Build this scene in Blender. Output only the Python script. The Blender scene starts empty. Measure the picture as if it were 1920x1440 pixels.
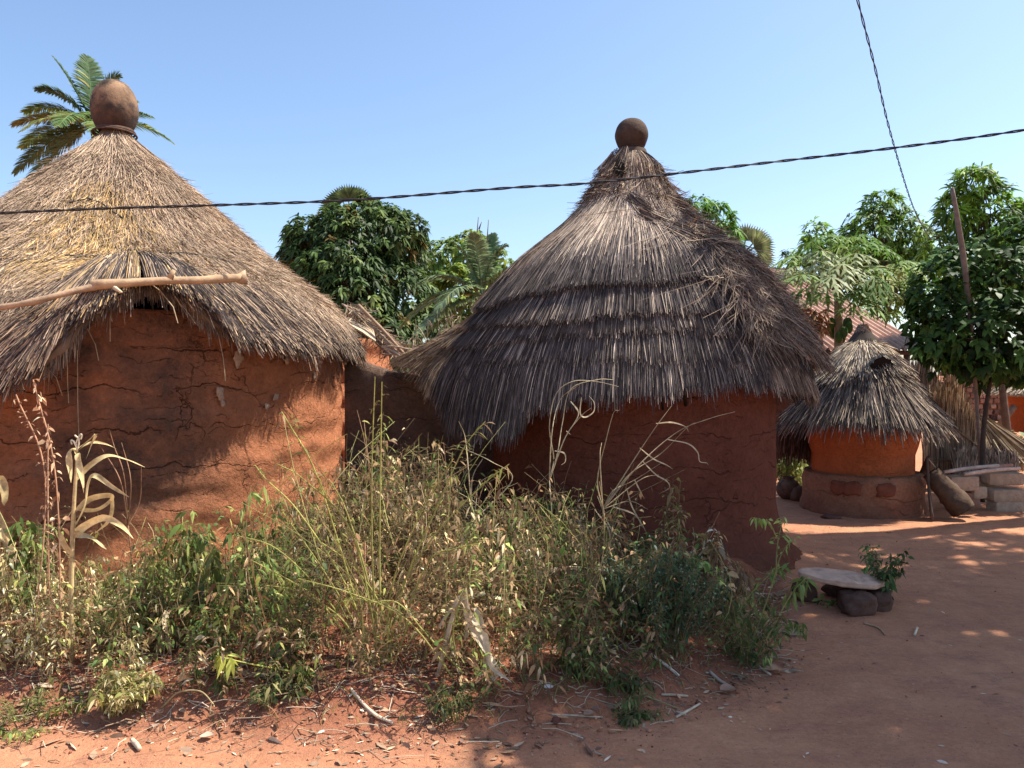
import bpy, math, random
import numpy as np
from mathutils import Vector
R = np.random.default_rng(7); random.seed(7)
PI = math.pi; rad = math.radians
S = bpy.context.scene; COL = S.collection

# ---------------------------------------------------------------- camera, light
F = 1443.0; PITCH = math.atan(20/F); EYE = 1.6
cam = bpy.data.cameras.new('camera'); co = bpy.data.objects.new('camera', cam); COL.objects.link(co)
cam.sensor_width = 36; cam.lens = 36*F/1920; cam.clip_start = .05; cam.clip_end = 2000
co.location = (0, 0, EYE); co.rotation_euler = (PI/2-PITCH, 0, 0); S.camera = co
def P(px, py, d):
    """the point seen at photo pixel (px, py), d metres ahead"""
    x = (px-960)/F; z = -(py-720)/F
    y2 = math.cos(PITCH)+z*math.sin(PITCH); z2 = -math.sin(PITCH)+z*math.cos(PITCH)
    return np.array([x/y2*d, d, EYE+z2/y2*d])
SUN_AZ = rad(15); SUN_EL = rad(57)
SV = np.array([math.cos(SUN_AZ)*math.cos(SUN_EL), math.sin(SUN_AZ)*math.cos(SUN_EL), math.sin(SUN_EL)])
W = bpy.data.worlds.new('World'); S.world = W; W.use_nodes = True
wn = W.node_tree.nodes; bg = wn['Background']
sky = wn.new('ShaderNodeTexSky'); sky.sky_type = 'NISHITA'; sky.sun_disc = False
sky.sun_elevation = SUN_EL; sky.sun_rotation = PI/2-SUN_AZ; sky.air_density = 1.0; sky.dust_density = 1.2; sky.ozone_density = 3.2
W.node_tree.links.new(sky.outputs[0], bg.inputs[0]); bg.inputs[1].default_value = .125
sl = bpy.data.lights.new('sun', 'SUN'); sl.energy = 5.0; sl.angle = rad(.53); sl.color = (1, .93, .82)
so = bpy.data.objects.new('sun', sl); COL.objects.link(so); so.rotation_euler = Vector(SV).to_track_quat('Z', 'Y').to_euler()
S.view_settings.view_transform = 'Standard'; S.view_settings.look = 'None'; S.view_settings.gamma = 1
S.view_settings.exposure = 0.9

# ---------------------------------------------------------------- helpers
def vnoise(p):
    p = np.asarray(p, float); i = np.floor(p).astype(np.int64); f = p-i; f = f*f*(3-2*f)
    def h(a, b, c):
        n = (a*374761393+b*668265263+c*2147483647) & 0x7fffffff
        n = ((n ^ (n >> 13))*1274126177) & 0x7fffffff
        return ((n ^ (n >> 16)) & 0xffff)/65535.0
    x, y, z = i[..., 0], i[..., 1], i[..., 2]; fx, fy, fz = f[..., 0], f[..., 1], f[..., 2]
    def lx(b, c): return h(x, b, c)*(1-fx)+h(x+1, b, c)*fx
    return (lx(y, z)*(1-fy)+lx(y+1, z)*fy)*(1-fz)+(lx(y, z+1)*(1-fy)+lx(y+1, z+1)*fy)*fz
def fbm(p, o=4):
    p = np.asarray(p, float); s = 0; a = .5
    for k in range(o): s = s+a*(vnoise(p*2**k+17.3*k)-.5); a *= .5
    return s
def nrm(v):
    return v/np.maximum(np.linalg.norm(v, axis=-1, keepdims=True), 1e-9)
def sm(a, b, x):
    t = np.clip((x-a)/(b-a), 0, 1); return t*t*(3-2*t)

ORG = {}
def tag(o, label=None, cat=None, group=None, kind=None):
    if label: o['label'] = label
    if cat: o['category'] = cat
    if group: o['group'] = group
    if kind: o['kind'] = kind
    return o
def root(name, loc, label, cat, group=None):
    o = bpy.data.objects.new(name, None); COL.objects.link(o); o.location = loc; o.empty_display_size = .1
    ORG[o.name] = np.array(loc, float); return tag(o, label, cat, group)

class MB:
    """collects world-space geometry and links it as ONE mesh object"""
    def __init__(s): s.v = []; s.q = []; s.t = []; s.c = []; s.n = 0
    def add(s, v, q=None, t=None, col=(.5, .5, .5)):
        v = np.asarray(v, float).reshape(-1, 3)
        if q is not None and len(q): s.q.append(np.asarray(q).reshape(-1, 4)+s.n)
        if t is not None and len(t): s.t.append(np.asarray(t).reshape(-1, 3)+s.n)
        c = np.empty((len(v), 3)); c[:] = col
        s.v.append(v); s.c.append(c); s.n += len(v)
    def grid(s, G, col=(.5, .5, .5), close=False):
        a, b = G.shape[:2]; idx = np.arange(a*b).reshape(a, b)
        if close: idx = np.vstack([idx, idx[:1]])
        q = np.stack([idx[:-1, :-1], idx[1:, :-1], idx[1:, 1:], idx[:-1, 1:]], -1).reshape(-1, 4)
        if isinstance(col, np.ndarray) and col.ndim == 3: col = col.reshape(-1, 3)
        s.add(G.reshape(-1, 3), q, col=col)
    def ribbons(s, Pt, width, normal, col):
        """Pt (N,K,3); width (N,K) or (N,) ; normal (N,3); col (3,), (N,3)"""
        N, K = Pt.shape[:2]; width = np.asarray(width, float)
        if width.ndim == 1: width = np.repeat(width[:, None], K, 1)
        T = nrm(np.gradient(Pt, axis=1)); sd = nrm(np.cross(T, normal[:, None, :]))
        V = np.stack([Pt-sd*width[..., None]/2, Pt+sd*width[..., None]/2], 2)
        b = (np.arange(N)*K*2)[:, None]+(np.arange(K-1)*2)[None]
        q = np.stack([b, b+1, b+3, b+2], -1)
        col = np.asarray(col, float)
        if col.ndim == 2: col = np.repeat(col, K*2, 0)
        s.add(V, q, col=col)
    def tubes(s, Pt, rad_, sides=3, col=(.5, .5, .5)):
        N, K = Pt.shape[:2]; rad_ = np.asarray(rad_, float)
        if rad_.ndim == 0: rad_ = np.full(N, float(rad_))
        if rad_.ndim == 1: rad_ = np.repeat(rad_[:, None], K, 1)
        T = nrm(np.gradient(Pt, axis=1)); m = nrm(T.mean(1))
        ref = np.where(np.abs(m[:, 2:3]) > .8, np.array([[1., .1, 0]]), np.array([[0, .1, 1.]]))
        U = nrm(np.cross(T, ref[:, None])); Vv = nrm(np.cross(T, U))
        a = np.arange(sides)*2*PI/sides
        V = Pt[:, :, None]+rad_[:, :, None, None]*(U[:, :, None]*np.cos(a)[None, None, :, None]+Vv[:, :, None]*np.sin(a)[None, None, :, None])
        k = np.arange(sides); k2 = (k+1) % sides
        b = (np.arange(N)*K*sides)[:, None, None]+(np.arange(K-1)*sides)[None, :, None]
        q = np.stack([b+k, b+k2, b+sides+k2, b+sides+k], -1)
        col = np.asarray(col, float)
        if col.ndim == 2: col = np.repeat(col, K*sides, 0)
        s.add(V, q, col=col)
    def tube(s, pts, r, sides=8, col=(.5, .5, .5), sub=4, rough=0, seed=0):
        pts = smooth(np.asarray(pts, float), sub); r = np.interp(np.linspace(0, 1, len(pts)), np.linspace(0, 1, len(np.atleast_1d(r))), np.atleast_1d(r))
        n0 = s.n; s.tubes(pts[None], r[None], sides, col)
        if rough:
            v = s.v[-1]; c = np.repeat(pts, sides, 0); s.v[-1] = c+(v-c)*(1+rough*fbm(v*14+seed, 3))[:, None]
        for e, idx in ((pts[0], 0), (pts[-1], len(pts)-1)):
            k = np.arange(sides); k2 = (k+1) % sides; b = n0+idx*sides
            s.v.append(e[None]); s.c.append(np.array([col])*np.ones((1, 3)) if np.ndim(col) == 1 else col[:1]); ci = s.n; s.n += 1
            s.t.append(np.stack([b+k2, b+k, np.full(sides, ci)], -1) if idx == 0 else np.stack([b+k, b+k2, np.full(sides, ci)], -1))
    def box(s, c, size, rz=0, col=(.5, .5, .5), n=4, rough=.0, seed=0, rx=0, ry=0):
        """rounded, slightly uneven block (a subdivided box pulled in at its edges)"""
        g = np.linspace(-1, 1, n+2); A, B = np.meshgrid(g, g, indexing='ij'); O = np.ones_like(A)
        for f in ([A, B, O], [B, A, -O], [O, A, B], [-O, B, A], [B, O, A], [A, -O, B]):
            v = np.stack(f, -1).reshape(-1, 3); m = n+2
            L = (np.abs(v)**9).sum(1)**(1/9.); v = v/L[:, None]
            v = v*np.array(size)/2; v = v+rough*np.stack([fbm(v*9+seed, 3), fbm(v*9+seed+40, 3), fbm(v*9+seed+80, 3)], -1)
            cx, sx = math.cos(rx), math.sin(rx); v = np.stack([v[:, 0], v[:, 1]*cx-v[:, 2]*sx, v[:, 1]*sx+v[:, 2]*cx], -1)
            cy, sy = math.cos(ry), math.sin(ry); v = np.stack([v[:, 0]*cy+v[:, 2]*sy, v[:, 1], -v[:, 0]*sy+v[:, 2]*cy], -1)
            cz, sz = math.cos(rz), math.sin(rz); v = np.stack([v[:, 0]*cz-v[:, 1]*sz, v[:, 0]*sz+v[:, 1]*cz, v[:, 2]], -1)
            s.grid((v+np.array(c)).reshape(m, m, 3), col)
    def blob(s, c, size, col=(.5, .5, .5), rough=.2, seed=0, nu=28, nv=16, flat=3., rz=0):
        u = np.linspace(0, 2*PI, nu, endpoint=False); w = np.linspace(-PI/2+.02, PI/2-.02, nv)
        U, Wv = np.meshgrid(u, w, indexing='ij')
        v = np.stack([np.cos(Wv)*np.cos(U), np.cos(Wv)*np.sin(U), np.sin(Wv)], -1)
        L = (np.abs(v)**flat).sum(-1)**(1/flat); v = v/L[..., None]
        v = v*(1+rough*fbm(v*2.2+seed, 4))[..., None]*np.array(size)/2
        cz, sz = math.cos(rz), math.sin(rz); v = np.stack([v[..., 0]*cz-v[..., 1]*sz, v[..., 0]*sz+v[..., 1]*cz, v[..., 2]], -1)
        s.grid(v+np.array(c), col, close=True)
    def build(s, name, mat, parent=None, loc=None, smooth_=False):
        if not s.v: return None
        V = np.vstack(s.v)
        base = ORG[parent.name] if parent else (np.array(loc, float) if loc is not None else np.zeros(3))
        V = V-base
        q = np.vstack(s.q) if s.q else np.zeros((0, 4), int); t = np.vstack(s.t) if s.t else np.zeros((0, 3), int)
        me = bpy.data.meshes.new(name); me.vertices.add(len(V)); me.vertices.foreach_set('co', V.astype(np.float32).ravel())
        loops = np.concatenate([q.ravel(), t.ravel()]).astype(np.int32)
        me.loops.add(len(loops)); me.loops.foreach_set('vertex_index', loops)
        st = np.concatenate([np.arange(len(q))*4, len(q)*4+np.arange(len(t))*3]).astype(np.int32)
        me.polygons.add(len(st)); me.polygons.foreach_set('loop_start', st)
        me.update(calc_edges=True)
        if smooth_: me.polygons.foreach_set('use_smooth', np.ones(len(st), bool))
        ca = me.color_attributes.new('tint', 'FLOAT_COLOR', 'POINT')
        C = np.ones((len(V), 4), np.float32); C[:, :3] = np.vstack(s.c); ca.data.foreach_set('color', C.ravel())
        me.validate(); me.materials.append(mat)
        o = bpy.data.objects.new(name, me); COL.objects.link(o)
        if parent: o.parent = parent
        else: o.location = base
        ORG[o.name] = base; return o
def smooth(p, sub=4):
    """Catmull-Rom through the points"""
    if len(p) < 3 or sub < 2: return p
    e = np.vstack([2*p[0]-p[1], p, 2*p[-1]-p[-2]]); out = []
    for i in range(len(p)-1):
        a, b, c, d = e[i:i+4]
        for k in range(sub):
            t = k/sub; out.append(.5*((2*b)+(-a+c)*t+(2*a-5*b+4*c-d)*t*t+(-a+3*b-3*c+d)*t**3))
    out.append(p[-1]); return np.array(out)
def pal(n, cols, w=None, jit=.18):
    cols = np.array(cols); i = R.choice(len(cols), n, p=(np.array(w)/sum(w) if w is not None else None))
    return np.clip(cols[i]*(1+R.normal(0, jit, (n, 1))), .004, .9)

# ---------------------------------------------------------------- materials
def mat(name, rough=.9, trans=0., spec=.25, bump=0., bscale=60., var=.25, vscale=8., wave=None, col=None, stain=None):
    m = bpy.data.materials.new(name); m.use_nodes = True; nt = m.node_tree; N = nt.nodes; L = nt.links
    b = N['Principled BSDF']; out = N['Material Output']
    b.inputs['Roughness'].default_value = rough; b.inputs['Specular IOR Level'].default_value = spec
    tc = N.new('ShaderNodeTexCoord'); at = N.new('ShaderNodeAttribute'); at.attribute_name = 'tint'
    n1 = N.new('ShaderNodeTexNoise'); n1.inputs['Scale'].default_value = vscale; n1.inputs['Detail'].default_value = 6; n1.inputs['Roughness'].default_value = .65
    L.new(tc.outputs['Object'], n1.inputs['Vector'])
    mr = N.new('ShaderNodeMapRange'); mr.inputs[1].default_value = .3; mr.inputs[2].default_value = .7; mr.inputs[3].default_value = 1-var; mr.inputs[4].default_value = 1+var
    L.new(n1.outputs['Fac'], mr.inputs[0])
    mx = N.new('ShaderNodeVectorMath'); mx.operation = 'SCALE'; L.new(at.outputs['Color'], mx.inputs[0]); L.new(mr.outputs[0], mx.inputs['Scale'])
    c = mx.outputs[0]
    if stain:
        n2 = N.new('ShaderNodeTexNoise'); n2.inputs['Scale'].default_value = stain[1]; n2.inputs['Detail'].default_value = 8; n2.inputs['Roughness'].default_value = .7; L.new(tc.outputs['Object'], n2.inputs['Vector'])
        r2 = N.new('ShaderNodeMapRange'); r2.inputs[1].default_value = stain[2]; r2.inputs[2].default_value = stain[3]; L.new(n2.outputs['Fac'], r2.inputs[0])
        mm = N.new('ShaderNodeMix'); mm.data_type = 'RGBA'; L.new(r2.outputs[0], mm.inputs['Factor']); L.new(c, mm.inputs['A']); mm.inputs['B'].default_value = (*stain[0], 1); c = mm.outputs['Result']
    L.new(c, b.inputs['Base Color'])
    if bump:
        n3 = N.new('ShaderNodeTexNoise'); n3.inputs['Scale'].default_value = bscale; n3.inputs['Detail'].default_value = 8; n3.inputs['Roughness'].default_value = .7; L.new(tc.outputs['Object'], n3.inputs['Vector'])
        bp = N.new('ShaderNodeBump'); bp.inputs['Strength'].default_value = 1; bp.inputs['Distance'].default_value = bump; L.new(n3.outputs['Fac'], bp.inputs['Height']); L.new(bp.outputs[0], b.inputs['Normal'])
    if trans:
        tr = N.new('ShaderNodeBsdfTranslucent'); ms = N.new('ShaderNodeMixShader'); ms.inputs[0].default_value = trans
        L.new(c, tr.inputs['Color']); L.new(b.outputs[0], ms.inputs[1]); L.new(tr.outputs[0], ms.inputs[2]); L.new(ms.outputs[0], out.inputs['Surface'])
    return m
M_THATCH = mat('thatch', .85, 0, .12, var=.35, vscale=5)
M_LEAF = mat('leaf', .55, .42, .3, var=.3, vscale=3)
M_GLOSS = mat('glossy_leaf', .52, .34, .25, var=.3, vscale=2)
M_DRY = mat('dry_plant', .85, .2, .15, var=.38, vscale=22)
M_BARK = mat('bark', .9, 0, .1, bump=.01, bscale=30, var=.3, vscale=12)
M_WOOD = mat('wood', .8, 0, .15, bump=.004, bscale=50, var=.3, vscale=14)
M_POT = mat('fired_clay', .85, 0, .15, bump=.007, bscale=30, var=.4, vscale=9, stain=((.05, .038, .032), 6, .46, .6))
M_CABLE = mat('cable_rubber', .5, 0, .4, var=.1)
M_STONE = mat('stone', .9, 0, .2, bump=.008, bscale=22, var=.22, vscale=9, stain=((.16, .09, .06), 6, .52, .75))
M_ROCK = mat('dark_rock', .9, 0, .2, bump=.015, bscale=22, var=.3, vscale=9)
M_BLOCK = mat('cement_block', .95, 0, .1, bump=.006, bscale=50, var=.25, vscale=9, stain=((.2, .1, .06), 5, .55, .75))
M_LIME = mat('lime_daub', .95, 0, .1, bump=.004, bscale=90, var=.3, vscale=40)
M_LITTER = mat('litter', .9, .1, .1, var=.25, vscale=20)

def mud(name, base, dark, course=.27, cracks=1., rough_scale=1., off=(0, 0, 0)):
    """hand-laid earth wall: wavy course cracks, short upright cracks, pits and a dirty bloom"""
    m = bpy.data.materials.new(name); m.use_nodes = True; nt = m.node_tree; N = nt.nodes; L = nt.links
    b = N['Principled BSDF']; b.inputs['Roughness'].default_value = .95; b.inputs['Specular IOR Level'].default_value = .1
    tc = N.new('ShaderNodeTexCoord'); mp = N.new('ShaderNodeMapping'); mp.inputs['Location'].default_value = off; L.new(tc.outputs['Object'], mp.inputs['Vector']); V = mp.outputs[0]
    def noise(sc, det=6, ro=.6):
        n = N.new('ShaderNodeTexNoise'); n.inputs['Scale'].default_value = sc; n.inputs['Detail'].default_value = det; n.inputs['Roughness'].default_value = ro; L.new(V, n.inputs['Vector']); return n.outputs['Fac']
    def math_(op, a, bb=None, cl=False):
        n = N.new('ShaderNodeMath'); n.operation = op; n.use_clamp = cl
        for i, x in enumerate((a, bb)):
            if x is None: continue
            if isinstance(x, (int, float)): n.inputs[i].default_value = x
            else: L.new(x, n.inputs[i])
        return n.outputs[0]
    def rng(x, a, bb, c=0., d=1.):
        n = N.new('ShaderNodeMapRange'); n.inputs[1].default_value = a; n.inputs[2].default_value = bb; n.inputs[3].default_value = c; n.inputs[4].default_value = d; L.new(x, n.inputs[0]); return n.outputs[0]
    sp = N.new('ShaderNodeSeparateXYZ'); L.new(V, sp.inputs[0])
    zw = math_('ADD', math_('ADD', sp.outputs['Z'], math_('MULTIPLY', math_('SUBTRACT', noise(1.6, 2), .5), .35)), math_('MULTIPLY', math_('SUBTRACT', noise(14, 4), .5), .07))
    fr = math_('FRACT', math_('DIVIDE', zw, course)); dist = math_('ABSOLUTE', math_('SUBTRACT', fr, .5))
    line = rng(dist, 0, .019, 1, 0)
    line = math_('MULTIPLY', line, rng(noise(2.6, 4), .46, .56)); line = math_('MULTIPLY', line, cracks)
    v = N.new('ShaderNodeTexVoronoi'); v.feature = 'DISTANCE_TO_EDGE'; v.inputs['Scale'].default_value = 1.7
    mp2 = N.new('ShaderNodeMapping'); mp2.inputs['Scale'].default_value = (1, 1, .55); nz = N.new('ShaderNodeTexNoise'); nz.inputs['Scale'].default_value = 6; nz.inputs['Detail'].default_value = 5; L.new(V, nz.inputs['Vector'])
    ad = N.new('ShaderNodeVectorMath'); ad.operation = 'MULTIPLY_ADD'; L.new(nz.outputs['Color'], ad.inputs[0]); ad.inputs[1].default_value = (.35, .35, .35); L.new(V, ad.inputs[2]); L.new(ad.outputs[0], mp2.inputs['Vector']); L.new(mp2.outputs[0], v.inputs['Vector'])
    ver = math_('MULTIPLY', rng(v.outputs['Distance'], 0, .007, 1, 0), rng(noise(1.9, 3), .53, .6)); ver = math_('MULTIPLY', ver, cracks)
    fr2 = math_('FRACT', math_('DIVIDE', math_('ADD', zw, math_('MULTIPLY', noise(3.3, 5), .16)), course*.37)); l2 = rng(math_('ABSOLUTE', math_('SUBTRACT', fr2, .5)), 0, .03, .75, 0)
    l2 = math_('MULTIPLY', math_('MULTIPLY', l2, rng(noise(5.5, 5, .7), .5, .58)), cracks)
    cr = math_('MAXIMUM', math_('MAXIMUM', line, ver), l2)
    pits = rng(noise(75, 3, .7), .62, .74)
    pit2 = math_('MULTIPLY', pits, rng(noise(3.1, 3), .38, .6))
    fine = noise(30, 10, .82); broad = noise(4, 7, .7)
    mx = N.new('ShaderNodeMix'); mx.data_type = 'RGBA'; L.new(rng(broad, .35, .7), mx.inputs['Factor']); mx.inputs['A'].default_value = (*base, 1); mx.inputs['B'].default_value = (base[0]*.72, base[1]*.7, base[2]*.68, 1)
    m2 = N.new('ShaderNodeMix'); m2.data_type = 'RGBA'; m2.inputs['B'].default_value = (*dark, 1)
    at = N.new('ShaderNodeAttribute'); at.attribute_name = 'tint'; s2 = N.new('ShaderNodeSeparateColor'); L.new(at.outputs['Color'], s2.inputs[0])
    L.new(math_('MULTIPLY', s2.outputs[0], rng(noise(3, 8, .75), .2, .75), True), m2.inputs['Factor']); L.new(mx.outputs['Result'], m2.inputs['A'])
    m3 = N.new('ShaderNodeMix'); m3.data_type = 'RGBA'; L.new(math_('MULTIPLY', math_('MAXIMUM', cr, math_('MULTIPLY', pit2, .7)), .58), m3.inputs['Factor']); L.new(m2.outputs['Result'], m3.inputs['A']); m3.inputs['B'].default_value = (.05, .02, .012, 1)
    vf = N.new('ShaderNodeVectorMath'); vf.operation = 'SCALE'; L.new(m3.outputs['Result'], vf.inputs[0]); L.new(rng(fine, .3, .7, .68, 1.3), vf.inputs['Scale'])
    L.new(vf.outputs[0], b.inputs['Base Color'])
    h = math_('SUBTRACT', math_('MULTIPLY', fine, .35*rough_scale), math_('ADD', math_('MULTIPLY', cr, .9), math_('MULTIPLY', pit2, .35)))
    h = math_('ADD', h, math_('MULTIPLY', noise(9, 5), .6*rough_scale))
    bp = N.new('ShaderNodeBump'); bp.inputs['Strength'].default_value = 1; bp.inputs['Distance'].default_value = .045; L.new(h, bp.inputs['Height']); L.new(bp.outputs[0], b.inputs['Normal'])
    return m
M_WALL_L = mud('red_earth_wall', (.47, .185, .09), (.10, .06, .044), rough_scale=1.3)
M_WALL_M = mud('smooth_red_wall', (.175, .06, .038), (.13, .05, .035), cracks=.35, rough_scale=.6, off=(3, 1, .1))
M_WALL_G = mud('granary_clay', (.40, .12, .045), (.25, .09, .045), cracks=.1, rough_scale=.4, off=(7, 4, .2))
M_WALL_D = mud('grey_mud_wall', (.24, .16, .115), (.1, .06, .05), cracks=.5, rough_scale=2.0, off=(1, 9, 0))
M_BRICK = mud('laterite_brick', (.36, .15, .09), (.2, .1, .07), course=.16, cracks=1., off=(2, 3, 1))

# ---------------------------------------------------------------- ground
TX = np.array([-30, -3.2, -2.3, -.82, -.25, .33, .74, 1.4, 1.75, 2.1, 2.5, 3.0, 3.6, 60])
TY = np.array([3.5, 3.55, 3.45, 3.28, 3.28, 3.42, 3.62, 4.05, 4.9, 5.9, 7.6, 12, 60, 90])
def gh(x, y):
    x = np.asarray(x, float); y = np.asarray(y, float); z0 = np.zeros_like(x)
    p = np.stack([x, y, z0], -1)
    e = np.interp(x, TX, TY); s = y-e+.22*fbm(p*2.1)
    slope = np.interp(x, TX[:-1], np.gradient(TY, TX)[:-1]); s = s/np.sqrt(1+slope**2)
    far = 1-sm(7, 11, y)
    h = (.15*sm(-.02, .42, s)+.05*sm(.3, 1.4, s))*far
    near = 1-sm(12, 20, y)
    h = h+(.05*fbm(p*.9, 3)+.022*fbm(p*6, 4))*near+.035*sm(-.1, .3, s)*far*fbm(p*5+9, 4)
    d = np.hypot(x-1.087, y-7.0); h = h+.05*np.exp(-((d-1.35)/.25)**2)
    return h
def gz(x, y): return float(gh(np.array([x]), np.array([y]))[0])
def build_ground():
    xs = np.concatenate([-np.geomspace(400, 5, 22), np.arange(-4.6, 7.6, .03), np.geomspace(8, 400, 22)])
    ys = np.concatenate([-np.geomspace(60, .5, 8), np.arange(0, 2, .25), np.arange(2.2, 9.5, .03), np.geomspace(9.7, 900, 60)])
    X, Y = np.meshgrid(xs, ys, indexing='ij'); G = np.stack([X, Y, gh(X, Y)], -1)
    e = np.interp(X, TX, TY); s = Y-e+.25*fbm(np.stack([X*2.1, Y*2.1, X*0], -1))
    bed = sm(-.25, .35, s)*(1-sm(3.2, 4.2, X))
    m = MB(); m.grid(G, np.stack([bed, bed, bed], -1))
    g = bpy.data.materials.new('laterite_earth'); g.use_nodes = True; nt = g.node_tree; N = nt.nodes; L = nt.links
    b = N['Principled BSDF']; b.inputs['Roughness'].default_value = .95; b.inputs['Specular IOR Level'].default_value = .08
    tc = N.new('ShaderNodeTexCoord')
    def noise(sc, det=6, ro=.6, st=None):
        n = N.new('ShaderNodeTexNoise'); n.inputs['Scale'].default_value = sc; n.inputs['Detail'].default_value = det; n.inputs['Roughness'].default_value = ro
        if st:
            mp = N.new('ShaderNodeMapping'); mp.inputs['Scale'].default_value = st; mp.inputs['Rotation'].default_value = (0, 0, .35); L.new(tc.outputs['Object'], mp.inputs['Vector']); L.new(mp.outputs[0], n.inputs['Vector'])
        else: L.new(tc.outputs['Object'], n.inputs['Vector'])
        return n.outputs['Fac']
    def rng(x, a, bb, c=0., d=1.):
        n = N.new('ShaderNodeMapRange'); n.inputs[1].default_value = a; n.inputs[2].default_value = bb; n.inputs[3].default_value = c; n.inputs[4].default_value = d; L.new(x, n.inputs[0]); return n.outputs[0]
    def mix(f, a, bb):
        n = N.new('ShaderNodeMix'); n.data_type = 'RGBA'
        L.new(f, n.inputs['Factor'])
        for k, x in (('A', a), ('B', bb)):
            if isinstance(x, tuple): n.inputs[k].default_value = (*x, 1)
            else: L.new(x, n.inputs[k])
        return n.outputs['Result']
    c = mix(rng(noise(.9, 5), .35, .65), (.60, .295, .165), (.53, .245, .135))
    c = mix(rng(noise(5, 6, .7), .4, .75), c, (.45, .20, .11))
    c = mix(rng(noise(2.2, 9, .8, (1, 2.2, 1)), .48, .66), c, (.40, .185, .115))
    at = N.new('ShaderNodeAttribute'); at.attribute_name = 'tint'
    c = mix(at.outputs['Fac'], c, mix(rng(noise(7, 6), .35, .65), (.34, .125, .07), (.22, .085, .05)))
    c = mix(rng(noise(85, 3, .6), .66, .72), c, (.12, .06, .04))
    c = mix(rng(noise(160, 2, .6), .7, .74), c, (.6, .38, .25))
    vs = N.new('ShaderNodeVectorMath'); vs.operation = 'SCALE'; L.new(c, vs.inputs[0]); L.new(rng(noise(40, 10, .85), .3, .7, .72, 1.25), vs.inputs['Scale'])
    L.new(vs.outputs[0], b.inputs['Base Color'])
    ad = N.new('ShaderNodeMath'); ad.operation = 'ADD'; L.new(rng(noise(34, 9, .75), 0, 1, 0, .7), ad.inputs[0]); L.new(rng(noise(6, 5), 0, 1, 0, 1.2), ad.inputs[1])
    bp = N.new('ShaderNodeBump'); bp.inputs['Strength'].default_value = .8; bp.inputs['Distance'].default_value = .034; L.new(ad.outputs[0], bp.inputs['Height']); L.new(bp.outputs[0], b.inputs['Normal'])
    tag(m.build('ground', g, smooth_=True), kind='structure')
build_ground()
def gp(px, py, d0=5):
    """ground point seen at a photo pixel"""
    d = d0
    for _ in range(12):
        p = P(px, py, d); q = P(px, py, d*1.01); sl = (q[2]-p[2])/(d*.01); err = p[2]-gz(p[0], p[1]); d = max(2.5, d-err/sl*.8)
    p = P(px, py, d); p[2] = gz(p[0], p[1]); return p

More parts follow.
